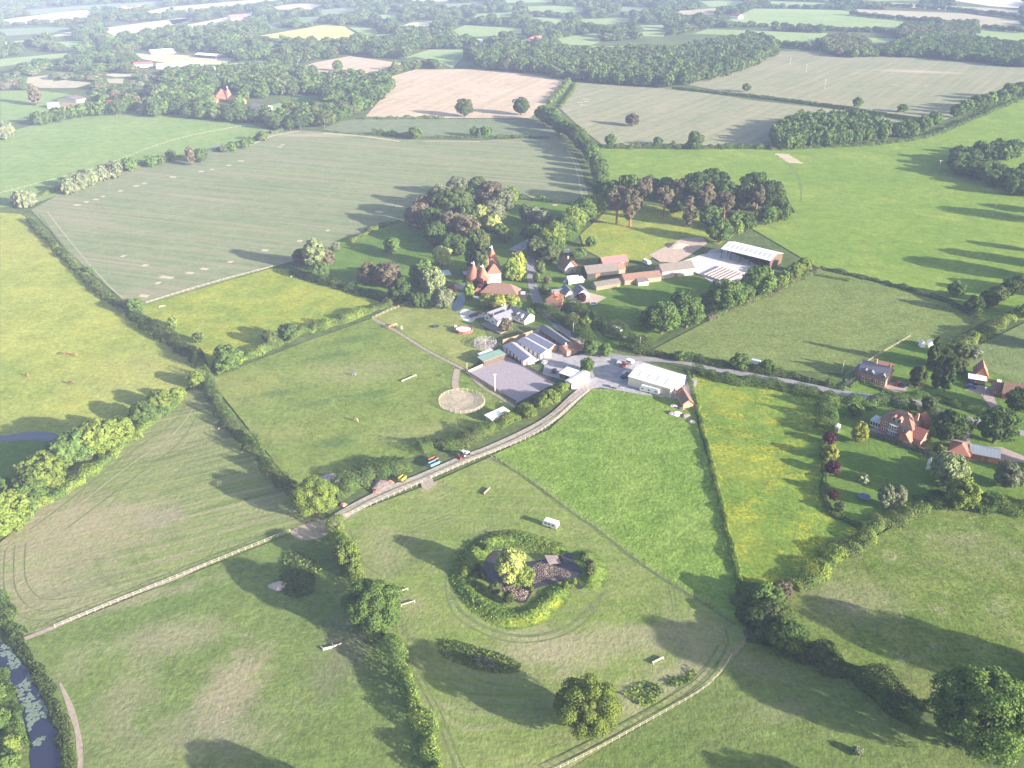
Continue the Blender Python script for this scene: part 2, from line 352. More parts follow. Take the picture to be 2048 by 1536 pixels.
fld([(412,760),(370,785),(300,815),(200,880),(100,980),(30,1060),(0,1085),(0,1240),(30,1275),(108,1256),(580,1066),(660,1045),(600,992),(500,885),(430,800)], 'hay', 'mown hay field with curving brown tractor lines', .03)
fld([(30,1275),(108,1258),(580,1068),(660,1045),(700,1150),(760,1290),(830,1420),(880,1560),(130,1560),(125,1450),(90,1370)], 'pasture', 'worn pasture with pinkish bare patches', .04)
fld([(668,1040),(850,972),(985,912),(1150,1030),(1290,1130),(1400,1200),(1485,1255),(1492,1285),(1440,1350),(1300,1440),(1100,1560),(890,1560),(800,1340),(715,1150)], 'pondfield', 'mown field wrapped round the pond mound', .05)
fld([(985,910),(1100,858),(1185,778),(1290,780),(1390,795),(1395,850),(1440,1010),(1478,1160),(1492,1262),(1400,1200),(1290,1130),(1150,1030)], 'bright', 'lush bright green field beside the farm track', .06)
fld([(1385,745),(1500,756),(1690,792),(1655,850),(1648,1010),(1740,1068),(1590,1178),(1482,1168),(1440,1000),(1400,850)], 'strip', 'narrow meadow streaked with yellow buttercups', .05)
fld([(1500,1185),(1590,1178),(1740,1080),(1850,1018),(1950,1020),(2080,1040),(2080,1480),(1900,1440),(1700,1350),(1560,1290)], 'rough', 'rough thistly field in front of the brick garage', .06)
fld([(1492,1285),(1580,1300),(1700,1355),(1870,1455),(2000,1560),(1100,1560),(1300,1442),(1440,1352)], 'bottomright', 'grazed green field outside the post and rail fence', .055)
fld([(1295,705),(1420,640),(1540,585),(1640,538),(1780,568),(1900,603),(1975,640),(1870,695),(1810,680),(1700,748),(1560,740),(1400,722)], 'mid', 'dull green pasture between the lane and the big field', .03)
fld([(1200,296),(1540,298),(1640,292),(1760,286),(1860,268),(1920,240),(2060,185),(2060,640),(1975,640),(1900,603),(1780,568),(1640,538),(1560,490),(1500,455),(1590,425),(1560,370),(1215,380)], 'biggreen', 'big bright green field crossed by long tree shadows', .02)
fld([(1160,470),(1210,425),(1300,410),(1400,430),(1470,470),(1440,490),(1400,480),(1330,495),(1290,525),(1200,515),(1170,500)], 'buttercup', 'sunny small paddock behind the red roofed barn', .04)
fld([(1150,165),(1350,176),(1500,200),(1700,222),(1850,252),(1780,272),(1540,290),(1210,294),(1160,255),(1118,215)], 'farcrop', 'pinkish grey crop field with a lone bush', .01)
fld([(1365,168),(1450,135),(1556,102),(1700,106),(1900,112),(2048,128),(2070,175),(1950,215),(1890,240),(1700,217),(1500,192)], 'farcrop', 'far crop field with power poles and a bare pale streak', .012)
fld([(785,152),(830,139),(960,138),(1080,145),(1128,160),(1112,190),(1078,220),(1060,236),(880,236),(728,236),(760,200)], 'pink', 'bare pink soil field behind two lone oaks', .01)
fld([(548,152),(630,125),(700,112),(800,126),(842,134),(760,146),(700,150),(600,157)], 'pink', 'smaller bare pink soil field with a single tree', .01)
fld([(680,242),(728,238),(1062,238),(1110,255),(1112,272),(950,278),(700,266),(640,260)], 'greenstrip', 'narrow blue green strip of crop below the pink field', .012)
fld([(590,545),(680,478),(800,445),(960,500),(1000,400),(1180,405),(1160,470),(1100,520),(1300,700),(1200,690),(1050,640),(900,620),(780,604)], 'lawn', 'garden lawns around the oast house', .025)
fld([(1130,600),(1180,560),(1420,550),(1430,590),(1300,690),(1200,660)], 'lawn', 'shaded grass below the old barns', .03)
fld([(1690,770),(1690,745),(1820,672),(1900,660),(2060,740),(2060,1040),(1880,1010),(1735,1065),(1650,1010),(1652,850)], 'lawn', 'garden lawns around the brick houses', .026)
fld([(1890,720),(1960,690),(2060,640),(2060,780),(1990,745)], fieldmat('tramlined_wheat', (.15,.185,.095),(.19,.215,.115), 40, 1.4, .2, streaks=((38,2,60,.3,(.11,.15,.07)),)), 'wheat field with dark curved tramlines', .045)
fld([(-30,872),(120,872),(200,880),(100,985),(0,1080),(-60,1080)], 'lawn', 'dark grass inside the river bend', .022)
fld([(-40,1300),(0,1290),(30,1360),(60,1500),(60,1570),(-60,1570)], 'rough', 'rough river bank grass', .021)


fld([(560,200),(600,192),(650,190),(655,202),(610,212),(575,212)], 'lawn', 'small shaded green glade inside the mixed woodland', .015)
fld([(520,215),(560,206),(575,218),(540,226)], 'far_green', 'light green glade beside the pale roofed barn', .015)
fld([(450,128),(520,122),(540,128),(480,138)], 'far_green', 'pale green strip behind the nursery', .015)
fld([(350,160),(380,156),(400,162),(370,168)], 'far_pale', 'small straw coloured clearing near the small oast', .015)
fld([(60,168),(130,160),(190,166),(150,176),(80,176)], 'beige', 'beige scrubby clearing at the far left', .015)
fld([(200,148),(260,146),(280,152),(230,154)], 'far_pale', 'narrow pale clearing at the far left', .015)
# ------------------------------------------------------------------ foliage
def leafquads(P, N, size, g, asp=1.0):
    n = len(P); N = N / np.linalg.norm(N, axis=1, keepdims=True)
    up = g.normal(size=(n, 3)); T = np.cross(N, up); T /= np.linalg.norm(T, axis=1, keepdims=True) + 1e-9; B = np.cross(N, T)
    V = np.empty((n, 4, 3)); sz = size * g.uniform(.6, 1.25, (n, 1))
    for k, (a, b) in enumerate(((-1, -1), (1, -1), (1, 1), (-1, 1))):
        j = g.uniform(.55, 1.1, (n, 1))
        V[:, k] = P + T * (a * sz * .5 * j) + B * (b * sz * .5 * j * asp)
    return V.reshape(-1, 3)
def quadmesh(name, V, mats, mi=None):
    me = bpy.data.meshes.new(name); n = len(V) // 4
    me.vertices.add(len(V)); me.vertices.foreach_set('co', V.astype(np.float32).ravel())
    me.loops.add(4 * n); me.loops.foreach_set('vertex_index', np.arange(4 * n, dtype=np.int32))
    me.polygons.add(n); me.polygons.foreach_set('loop_start', np.arange(0, 4 * n, 4, dtype=np.int32))
    if mi is not None: me.polygons.foreach_set('material_index', mi.astype(np.int32))
    for m in mats: me.materials.append(m)
    me.update(calc_edges=True); return me
KIND = dict(oak=(15., 15., 8.0, 6.8, .19), round=(12., 12., 6.3, 5.7, .26), tall=(18., 8., 9.6, 8.6, .2), cone=(15., 6., 7.6, 7.6, .1),
            pine=(16., 10., 10.8, 5.1, .3), willow=(12., 12., 6.4, 5.6, .12), shrub=(3., 4., 1.3, 1.7, .2))
def crown_pts(kind, nleaf, ls, seed):
    h, wd, zc, sz, rug = KIND[kind]; g = np.random.default_rng(seed); rad = wd / 2
    ncl = {'pine': 18, 'shrub': 10, 'cone': 40}.get(kind, 54) if nleaf > 300 else 14
    i = np.arange(ncl) + .5; ph = np.arccos(1 - 2 * i / ncl); th = np.pi * (1 + 5 ** .5) * i + g.uniform(0, 6)
    D = np.stack([np.cos(th) * np.sin(ph), np.sin(th) * np.sin(ph), np.cos(ph)], 1) + g.normal(0, .16, (ncl, 3))
    D /= np.linalg.norm(D, axis=1, keepdims=True)
    cr = .25 if kind not in ('pine',) else .30
    rr = (1 - cr) * g.uniform(1 - rug, 1.03, (ncl, 1)) + g.uniform(-.06, .06, (ncl, 1))
    C = D * rr; C[:, 2] = np.maximum(C[:, 2], -.72)
    crs = cr * g.uniform(.55, 1.5, ncl)
    if kind == 'cone':
        t = (C[:, 2] + 1) / 2; C[:, :2] *= (1.15 - t)[:, None]; crs *= (1.2 - t) * .8
    k = g.integers(0, ncl, nleaf); L = g.normal(size=(nleaf, 3)) + D[k] * .9 + np.array([0, 0, .35]); L /= np.linalg.norm(L, axis=1, keepdims=True)
    P = C[k] + L * crs[k][:, None] * g.uniform(.75, 1.06, (nleaf, 1))
    # inner fill keeps the crown opaque where it is thick
    fill = g.random(nleaf) < .12; P[fill] *= g.uniform(.5, .85, (fill.sum(), 1))
    P = P * np.array([rad, rad, sz]); P[:, 2] += zc; P[:, 2] = np.maximum(P[:, 2], .25)
    N = L + g.normal(0, .42, L.shape)
    if kind == 'willow': N[:, 2] *= .35
    return leafquads(P, N, ls * (1.15 if kind == 'willow' else 1), g, 1.7 if kind == 'willow' else 1.0)
LOD = {'hi': (30000, .33), 'mid': (5200, .74), 'lo': (520, 2.2), 'vlo': (130, 4.0)}
_cache = {}
def crown_mesh(kind, col, lod, seed):
    k = (kind, col, lod, seed)
    if k not in _cache:
        kk = (kind, lod, seed)
        n, ls = LOD[lod]
        f = {'pine': .55, 'shrub': .12, 'cone': .5, 'tall': .8}.get(kind, 1); lf = .62 if kind == 'shrub' else 1
        if kk not in _cache: _cache[kk] = crown_pts(kind, max(int(n * f), 60), ls * lf, seed * 31 + len(kind))
        _cache[k] = quadmesh('crown', _cache[kk], [LEAF[col]])
    return _cache[k]
def trunk_mesh(kind, seed):
    k = ('trunk', kind, seed)
    if k not in _cache:
        h, wd, zc, sz, _ = KIND[kind]; b = MB(); g = random.Random(seed); r = wd * .032 + .08
        top = zc + sz * .35
        b.bar((0, 0, -.2), (0, 0, top * .4), r * 1.3, 8, r); b.bar((0, 0, top * .39), (g.uniform(-.4, .4), g.uniform(-.4, .4), top), r, 7, r * .3)
        for i in range(6):
            a = i * 1.05 + g.uniform(0, .8); z = top * g.uniform(.32, .7); L = wd * .33
            b.bar((0, 0, z), (math.cos(a) * L, math.sin(a) * L, z + sz * g.uniform(.3, .7)), r * .45, 5, r * .12)
        _cache[k] = b.mesh('trunk', BARKR if kind == 'pine' else BARK)
    return _cache[k]
SPEC = []
def addtree(x, y, h, wd, kind, col, label, group=None, cat='tree', name=None):
    SPEC.append(dict(x=x, y=y, h=h, w=wd, kind=kind, col=col, label=label, group=group, cat=cat, name=name))
HR = dict(oak=.92, round=.95, tall=2.0, cone=2.3, pine=1.6, willow=1.0, shrub=.8)
def T(cx, cy, wpx, kind, col, label, group=None, hr=None, name=None, cat='tree'):
    z = 0
    for _ in range(3):
        wm = wpx / S(cy, z); h = wm * (hr or HR[kind]); z = .52 * h
    p = G(cx, cy, z); addtree(p[0], p[1], h, wm, kind, col, label, group, cat, name)
def pick(g, cols):
    return cols[g.integers(0, len(cols))] if isinstance(cols, (list, tuple)) else cols
def ROW(pts, n, wr, kinds, cols, desc, seed=1, jit=.25, hr=None, thing='tree'):
    g = np.random.default_rng(seed); P = np.array(pts, float)
    d = np.r_[0, np.cumsum(np.linalg.norm(np.diff(P, axis=0), axis=1))]
    grp = f'{thing}s of the {desc}'; ks = (np.arange(n) + .5) / n * d[-1]
    for i, s in enumerate(ks):
        s = s + g.uniform(-jit, jit) * d[-1] / n
        lr = P[-1][0] >= P[0][0]; o = i if lr else n - 1 - i
        lab = (f'{ORD[o]} {thing} from the left in the {desc}' if n <= 20 else f'{thing} standing in the {desc}')
        T(np.interp(s, d, P[:, 0]) + g.uniform(-2, 2), np.interp(s, d, P[:, 1]) + g.uniform(-2, 2), g.uniform(*wr), pick(g, kinds), pick(g, cols), lab, grp, hr)
def inside(pts, poly):
    x, y = pts[:, 0], pts[:, 1]; r = np.zeros(len(pts), bool); n = len(poly)
    for i in range(n):
        a, b = poly[i], poly[(i + 1) % n]
        if a[1] == b[1]: continue
        c = (a[1] > y) != (b[1] > y); r ^= c & (x < (b[0] - a[0]) * (y - a[1]) / (b[1] - a[1]) + a[0])
    return r
def grid(poly, sp, g):
    lo, hi = poly.min(0), poly.max(0); nx, ny = int((hi[0]-lo[0]) / sp) + 2, int((hi[1]-lo[1]) / sp) + 2
    X, Y = np.meshgrid(np.arange(nx), np.arange(ny)); X = X + .5 * (Y % 2)
    P = np.stack([lo[0] + X.ravel() * sp, lo[1] + Y.ravel() * sp], 1) + g.uniform(-.33, .33, (nx * ny, 2)) * sp
    return P[inside(P, poly)]
def WOOD(pts, sp, hr, kinds, cols, label, seed=1, z=7., group=None, wf=(1.1, 1.5), avoid=()):
    g = np.random.default_rng(seed); poly = np.array([G2(p, z) for p in pts]); Q = grid(poly, sp, g)
    for a in avoid:
        for zz in (0., 3., 6., 9.): Q = Q[~inside(Q * H / (H - zz), np.array([G2(p) for p in a]))]
    for q in Q:
        wd = sp * g.uniform(*wf); h = g.uniform(*hr)
        addtree(q[0], q[1], h, wd, pick(g, kinds), pick(g, cols), label, group or 'trees of the ' + label.split(' in the ')[-1])

# hedges: one thing each
def hedge(pts, wd, ht, cols, label, seed=1, name='hedge', cat='hedge', ls=None, dens=1.0, rag=.36, k=4, px=True, z0=0.0, group=None):
    g = np.random.default_rng(seed); q = np.array(smooth([G2(p) if px else p for p in pts], k, False))
    d = np.r_[0, np.cumsum(np.linalg.norm(np.diff(q, axis=0), axis=1))]; L = d[-1]
    dist = np.linalg.norm(np.r_[q.mean(0), H]); l = ls or max(.38, dist / F * 1.55)
    n = int(min(90000, dens * 2.3 * L * (wd + 2 * ht) / l ** 2))
    s = g.uniform(0, L, n)
    kn = np.arange(0, L + 20, 3.2); r1, r2, r3 = (g.normal(0, 1, len(kn)) for _ in range(3))
    nz = lambda r, s: np.interp(s, kn, r)
    hh = ht * np.clip(1 + rag * nz(r1, s), .45, 1.9); ww = wd * .5 * np.clip(1 + rag * .6 * nz(r2, s), .5, 1.7); off = nz(r3, s) * wd * .12
    a = g.uniform(-.15, math.pi + .15, n); rr = g.uniform(.78, 1.05, n)
    tx = np.interp(s, d, q[:, 0]); ty = np.interp(s, d, q[:, 1])
    e = .5; dx = np.interp(np.minimum(s + e, L), d, q[:, 0]) - np.interp(np.maximum(s - e, 0), d, q[:, 0]); dy = np.interp(np.minimum(s + e, L), d, q[:, 1]) - np.interp(np.maximum(s - e, 0), d, q[:, 1])
    m = np.hypot(dx, dy) + 1e-6; nx, ny = -dy / m, dx / m
    c, sn = np.sign(np.cos(a)) * np.abs(np.cos(a)) ** .7, np.clip(np.sin(a), 0, 1) ** .7
    lat = c * ww * rr + off
    P = np.stack([tx + nx * lat, ty + ny * lat, z0 + .1 + sn * hh * rr], 1)
    N = np.stack([nx * c, ny * c, sn + .3], 1) + g.normal(0, .5, (n, 3))
    cols = [cols] if isinstance(cols, str) else list(cols)
    r4 = g.uniform(0, len(cols), len(kn)); mi = np.clip(np.floor(nz(r4, s) + g.normal(0, .25, n)), 0, len(cols) - 1)
    me = quadmesh(name, leafquads(P, N, l, g), [LEAF[x] for x in cols], mi)
    return tag(link(bpy.data.objects.new(name, me)), label, cat, group)
def scrub(pts, ht, ls, cols, label, name='undergrowth', cat='undergrowth', seed=1, dens=1.6, z0=0.0, zf=None, flat=.6, k=3, world=False):
    g = np.random.default_rng(seed); sp_ = pts if world else [G2(p) for p in pts]
    poly = np.array(smooth(sp_, k)); A = .5 * abs(np.dot(poly[:, 0], np.roll(poly[:, 1], 1)) - np.dot(poly[:, 1], np.roll(poly[:, 0], 1)))
    n = int(min(90000, dens * A / ls ** 2)); lo, hi = poly.min(0), poly.max(0)
    Q = g.uniform(lo, hi, (int(n * (hi - lo).prod() / A) + 50, 2)); Q = Q[inside(Q, poly)]
    hz = ht * (.35 + .65 * (.5 + .5 * np.sin(Q[:, 0] / 2.3 + 2 * np.sin(Q[:, 1] / 3.1))) * (.5 + .5 * np.cos(Q[:, 1] / 1.9 + Q[:, 0] / 4.7)))
    base = np.array([zf(x, y) for x, y in Q]) if zf else z0
    P = np.c_[Q, base + g.uniform(.1, 1, len(Q)) * hz]; N = g.normal(0, flat, P.shape) + np.array([0, 0, 1.])
    cols = [cols] if isinstance(cols, str) else list(cols)
    f = (np.sin(Q[:, 0] / 5 + seed) + np.cos(Q[:, 1] / 4 + 2 * seed) + 2) / 4 * len(cols)
    mi = np.clip(np.floor(f + g.normal(0, .4, len(Q))), 0, len(cols) - 1)
    me = quadmesh(name, leafquads(P, N, ls, g), [LEAF[x] for x in cols], mi)
    return tag(link(bpy.data.objects.new(name, me)), label, cat, kind='stuff')

# ---- trees just outside the picture whose shadows fall into it
def off(px, py, wm, h, lab): p = G2((px, py)); addtree(p[0], p[1], h, wm, 'oak', 'mid', lab, 'trees outside the view')
for i, (px, py, wm_, h_) in enumerate([(715,1690,15,15),(2160,1400,20,20),(2260,1420,18,18),(2095,640,16,17),(2150,600,16,18),(2085,560,24,21),(2110,535,18,18),(2082,505,11,12),(2100,445,22,20),(2110,700,18,14),(2140,400,15,18),(2125,430,18,15),(1850,1700,14,14),(2140,960,14,14)]):
    off(px, py, wm_, h_, f'{ORD[i]} tree standing beyond the edge of the view')
# ---- single trees (crown centre in the picture, crown width, kind, colour)
T(1175,1412,134,'oak','light','big sunlit oak casting a long shadow beside the curved rail fence', hr=.95)
T(1975,1425,205,'oak','mid','very large dark oak at the bottom right corner', hr=.95)
T(746,1212,124,'oak','mid','dense round dark green oak at the hedge between two fields', hr=.95)
T(628,992,94,'oak','light','bright spreading oak at the end of the farm track', hr=.85)
T(1020,1132,66,'round','yellow','tall pale yellow willow on the pond island', hr=1.25)
T(1045,1152,52,'round','light','green bush leaning against the yellow willow on the pond', hr=.9)
T(692,1108,62,'oak','light','bright leafy tree in the hedge left of the pond field', hr=1.0)
T(709,1140,40,'round','light','small bright tree below the leafy hedge tree', hr=.9)
T(1722,865,36,'round','gold','golden green round tree on the lawn before the brick house', hr=1.25)
T(1662,905,34,'round','gold','bright yellow shrub tree between two purple ones')
T(1659,876,26,'round','purple','purple leaved tree just above the bright yellow shrub')
T(1666,935,30,'round','purple','purple leaved tree just below the bright yellow shrub')
T(1668,990,20,'round','purple','small dark purple tree near the garden hedge corner')
T(1680,1014,24,'round','olive','small olive tree below the small purple tree')
T(1660,858,20,'round','light','small lime green bush above the purple tree')
T(1773,992,34,'tall','grey','left one of two upright grey green trees by the garden trampoline', hr=1.7)
T(1797,994,32,'tall','grey','right one of two upright grey green trees by the garden trampoline', hr=1.7)
T(1728,957,22,'shrub','grey','small grey green shrub in the middle of the lawn')
T(1900,940,72,'willow','pale','pale silvery willow hiding the end of the garage roof', hr=.95)
T(1928,985,66,'round','light','large yellow green tree below the silvery willow')
T(1998,850,84,'oak','dark','big dark tree behind the white roofed garage', hr=.95)
T(2040,800,60,'oak','dark','dark tree at the right edge above the garage')
T(1900,850,70,'round','dark','dark tree shading the yard between house and garage')
T(1860,808,34,'round','olive','olive tree between the lane and the big brick house')
T(1880,900,26,'round','olive','round bush at the right corner of the brick house')
T(2020,950,60,'round','grey','grey green tree at the right edge below the garage')
T(1838,753,34,'tall','olive','tilted olive conifer beside the semi detached house', hr=1.5)
for i, (x, y, wd_, k_, c_) in enumerate([(1870,700,34,'cone','dark'),(1890,715,40,'round','dark'),(1915,730,38,'round','olive'),(1900,745,34,'cone','dark'),(1880,740,34,'cone','olive'),(1925,700,36,'round','olive'),(1950,705,30,'round','grey')]):
    T(x, y, wd_, k_, c_, f'{ORD[i]} dark tree of the clump between the two cottages', 'clump of trees between the cottages')
T(1914,578,34,'round','mid','round bush left of the small hidden pond')
ROW([(1945,610),(1975,600),(2020,575),(2048,560)], 5, (30,44), ['round','oak'], ['dark','olive'], 'clump round the small hidden pond', 3)
# trees by the main wood garden
T(884,512,42,'round','yellow','pale yellow round tree above the swimming pool', hr=1.0)
T(784,490,36,'round','mid','single round tree on the shaded lawn')
T(1035,528,36,'round','gold','lime yellow tree right of the oast house', hr=1.4)
T(1022,540,34,'round','light','green tree touching the lime yellow tree by the oast', hr=1.3)
T(1040,550,26,'round','gold','lower lime yellow bush beside the lane')
T(960,570,32,'round','purple','dark purple tree in front of the oast house')
T(975,600,36,'round','gold','left golden hedge tree below the brown hipped barn', hr=.75)
T(998,604,40,'round','gold','middle golden hedge tree below the brown hipped barn', hr=.75)
T(1023,603,38,'round','gold','right golden hedge tree below the brown hipped barn', hr=.8)
T(627,507,46,'tall','pale','tall pale poplar like tree at the crop field corner', hr=1.5)
T(652,515,34,'round','brown','brownish tree right of the tall pale tree', hr=1.2)
T(600,512,34,'round','brown','dark brownish tree left of the tall pale tree')
T(640,540,40,'round','mid','green tree below the tall pale tree')
T(672,492,20,'round','grey','small grey tree at the lawn edge')
T(735,545,44,'round','brown','dark brown tree at the left of the pond garden')
T(775,548,60,'round','brown','large brownish grey tree above the pond garden', hr=.85)
T(800,580,50,'round','dark','dark tree between the brown tree and the willow')
T(845,545,56,'round','mid','green tree behind the garden willow')
T(865,562,52,'willow','pale','upper pale willow beside the garden pond')
T(885,595,46,'willow','grey','lower grey willow leaning over the garden pond')
T(838,600,36,'round','dark','small dark tree left of the lower willow')
T(938,583,20,'tall','light','slim light green tree by the oast driveway', hr=1.8)
for i, (x, y, w_, k_, c_) in enumerate([(835,430,44,'round','brown'),(850,415,40,'round','brown'),(862,440,46,'round','dark'),(893,410,56,'oak','dark'),(880,392,40,'round','grey'),(920,400,44,'round','grey'),(948,392,42,'oak','dark'),(980,388,50,'round','brown'),(1005,400,40,'round','grey'),(1022,390,28,'round','light'),(985,425,44,'round','grey'),(940,430,40,'round','mid'),(962,430,40,'round','yellow'),(985,445,30,'round','yellow'),(1000,460,26,'round','mid'),(905,450,50,'round','brown'),(935,462,50,'round','brown'),(870,465,44,'round','dark'),(900,485,40,'round','dark'),(958,480,40,'round','olive'),(962,510,34,'cone','olive'),(1010,470,26,'round','mid'),(918,490,36,'round','dark'),(945,500,36,'cone','dark'),(915,372,36,'round','grey'),(955,372,34,'round','grey')]):
    names = dict(brown='brownish', dark='dark green', grey='grey green', light='light green', yellow='yellow green', mid='mid green', olive='olive')
    T(x, y, w_ * 1.22, k_, {'grey': 'olive' if i % 2 else 'grey'}.get(c_, c_), f'{names[c_]} {"conifer" if k_ == "cone" else "tree"} standing {ORD[i] if i < 20 else "deep"} in the garden copse behind the oast', 'trees of the garden copse')
ROW([(1045,420),(1065,430),(1090,440)], 3, (36,44), ['round'], ['grey','dark','olive'], 'shrubbery right of the garden copse', 5)
ROW([(1035,455),(1060,470),(1100,400)], 3, (18,24), ['round'], ['dark','mid'], 'scattered bushes on the upper garden lawn', 6)
ROW([(1100,500),(1105,470),(1130,450),(1150,435),(1170,420),(1195,412)], 9, (46,60), ['round','oak'], ['mid','light','mid'], 'bright row climbing above the lane', 7)
ROW([(1060,500),(1080,495),(1110,515),(1065,460)], 4, (38,48), ['round'], ['mid','olive'], 'clump where the lane bends', 8)
for i, (x, y, w_, k_, c_) in enumerate([(1230,385,50,'oak','mid'),(1260,380,60,'oak','mid'),(1235,410,40,'pine','brown'),(1262,415,40,'pine','brown'),(1285,385,34,'pine','brown'),(1258,432,22,'pine','brown'),(1330,400,34,'pine','brown'),(1360,382,28,'pine','brown'),(1330,375,40,'oak','dark'),(1395,375,60,'oak','dark'),(1425,365,56,'oak','dark'),(1378,420,24,'cone','brown'),(1410,400,34,'pine','brown'),(1450,385,50,'round','dark'),(1450,415,36,'pine','brown'),(1480,395,44,'round','olive'),(1510,375,60,'oak','mid'),(1540,390,56,'oak','dark'),(1515,400,30,'pine','brown'),(1560,420,40,'round','mid'),(1535,430,34,'round','mid'),(1495,445,30,'round','mid'),(1470,440,34,'round','mid'),(1440,460,44,'round','mid'),(1475,455,24,'round','light'),(1350,410,30,'round','dark'),(1420,430,40,'round','dark'),(1300,370,34,'round','dark')]):
    nm = 'bare stemmed brown pine' if k_ == 'pine' else ('brown conifer' if k_ == 'cone' else {'mid': 'green tree', 'dark': 'dark broad tree', 'olive': 'olive tree', 'light': 'light green bush'}[c_])
    T(x, y, w_ * 1.2, k_, c_, f'{nm}, {ORD[i] if i < 20 else "outer"} in the pine grove above the sandy patch', 'trees of the pine grove')
for x, y, w_, l in [(1325,635,78,'leftmost'),(1375,625,72,'second'),(1365,600,50,'back'),(1300,640,50,'smallest')]:
    T(x, y, w_, 'oak', 'mid', f'{l} big oak in the clump below the shaded grass', hr=.85)
for x, y, w_, l in [(1455,590,76,'left'),(1520,560,70,'right'),(1425,600,50,'small left'),(1490,585,44,'middle')]:
    T(x, y, w_, 'oak', 'mid', f'{l} rounded oak beside the white concrete yard', hr=.9)
ROW([(1545,575),(1580,550),(1610,525)], 6, (26,36), ['round'], ['mid','olive','light'], 'bushy strip right of the open barn', 9)
ROW([(1140,515),(1165,500),(1185,480)], 3, (20,26), ['round'], ['dark','mid'], 'garden beside the dark tiled cottage', 10)
# trees of hedgerows near
T(270,612,36,'round','mid','round tree at the lower corner of the crop field')
T(345,645,24,'round','light','small light tree in the left hedge')
T(395,675,24,'round','olive','small olive tree in the left hedge')
T(455,715,66,'round','mid','large leafy tree at the meeting of three hedges', hr=.75)
T(575,665,42,'round','dark','dark round tree in the bushy paddock hedge')
T(540,675,36,'round','olive','olive tree left of the dark round hedge tree')
T(392,758,38,'round','light','light tree at the top of the hay field', hr=.9)
T(180,540,18,'round','mid','small bush in the long left hedge')
for i, (x, y, w_, c_) in enumerate([(355,790,26,'light'),(320,800,34,'light'),(285,825,40,'mid'),(240,860,44,'light'),(195,872,66,'light'),(150,890,60,'mid'),(125,905,56,'mid'),(85,945,66,'light'),(60,975,56,'mid'),(15,1015,60,'light'),(5,1050,40,'light'),(-10,980,50,'mid')]):
    T(x, y, w_ * 1.4, 'round', c_, f'{ORD[i]} tree down the sunny river belt beside the hay field', 'trees of the river belt', hr=.85)
T(-8,1440,50,'round','mid','bush at the left edge above the river bank')
T(18,1490,46,'round','light','yellow green bush beside the river at the bottom left')
T(8,1530,60,'round','mid','leafy bush in the bottom left corner')
T(-10,1392,44,'round','mid','bush on the far side of the river', hr=.8)
for i, (x, y, w_) in enumerate([(1100,795,46),(1085,805,36),(1058,825,32),(1125,775,30)]):
    T(x, y, w_, 'round', 'light', f'{ORD[i]} leafy bush along the hedge above the farm track', 'bushes above the farm track', hr=.7)
T(1182,695,34,'round','mid','round tree at the yard corner near the brick office', hr=1.1)
T(1175,730,30,'round','mid','bush below the brick office', hr=1.0)
for i, (x, y, w_, k_) in enumerate([(1530,1195,80,'mid'),(1545,1225,76,'olive'),(1500,1185,60,'mid'),(1572,1272,90,'mid'),(1565,1180,50,'brown'),(1515,1235,66,'dark')]):
    T(x, y, w_, 'round', k_, f'{ORD[i]} tree of the clump at the lower end of the buttercup strip', 'clump below the buttercup strip', hr=.58)
T(1655,1300,44,'round','dark','dark bush in the lower right hedge')
# isolated far trees
T(929,214,38,'oak','olive','lone spreading oak in front of the pink field', hr=.95)
T(1042,211,36,'oak','dark','lone dense dark oak near the belt', hr=1.0)
T(1265,239,30,'round','brown','lone leaning brown bush in the crop field', hr=.8)
T(675,131,22,'oak','mid','lone tree in the small pink field')
T(790,131,14,'round','mid','small tree at the edge of the small pink field', hr=1.3)
T(831,265,30,'round','mid','round bush at the end of the short dark hedge', hr=.8)
T(949,263,20,'round','mid','left of two touching trees below the pink field')
T(972,263,24,'round','mid','right of two touching trees below the pink field')
T(1222,280,26,'round','mid','leftmost tree on the far hedge above the big green field')
T(1316,282,20,'round','mid','small tree on the far hedge above the big green field')
T(1391,280,36,'round','mid','larger tree on the far hedge left of the copse')
T(1494,175,18,'oak','olive','pale tree rising from the dark trimmed hedge')
T(1716,204,22,'oak','mid','round tree near the end of the dark trimmed hedge')
T(1806,216,22,'round','mid','low dark tree at the end of the dark trimmed hedge', hr=.7)
T(1085,396,14,'shrub','light','tiny bush on the field edge hedge')
T(69,190,24,'tall','brown','upright brown poplar on the far left pasture', hr=1.6)
T(258,328,30,'round','mid','dark bush in the row of pale willows')
T(400,310,32,'round','mid','round green tree near the small stream', hr=.9)
T(380,312,18,'tall','brown','bare brown tree next to the round green tree')
ROW([(35,400),(62,395)], 2, (30,36), ['willow'], ['grey'], 'pair of pale willows at the left edge', 12)
ROW([(120,378),(150,368),(190,352),(235,338)], 5, (26,32), ['willow'], ['grey','pale'], 'row of pale rounded willows', 13)
ROW([(290,325),(320,318),(350,310)], 3, (18,24), ['round'], ['mid','olive'], 'low bushes right of the pale willows', 14)
ROW([(435,300),(470,292),(500,282),(530,268)], 5, (16,22), ['round'], ['olive','mid'], 'bushes along the small stream', 15)
T(10,262,30,'willow','grey','pale bush at the left edge of the far pasture')
ROW([(65,240),(100,232),(130,228),(165,220),(200,215),(240,212),(275,205)], 10, (26,34), ['round','oak'], ['mid','dark'], 'belt behind the smooth green field', 16)
ROW([(1080,222),(1100,232),(1120,250),(1135,258),(1155,270),(1165,285),(1180,295),(1188,310),(1195,325),(1200,340),(1203,360),(1205,375),(1200,395)], 20, (32,40), ['oak','round'], ['mid','dark','mid'], 'curving tree belt between the two crop fields', 17, hr=.95)
ROW([(1835,262),(1800,258),(1820,255),(1850,246),(1880,235)], 5, (28,36), ['round'], ['mid','olive','mid'], 'hedge right of the copse', 18)
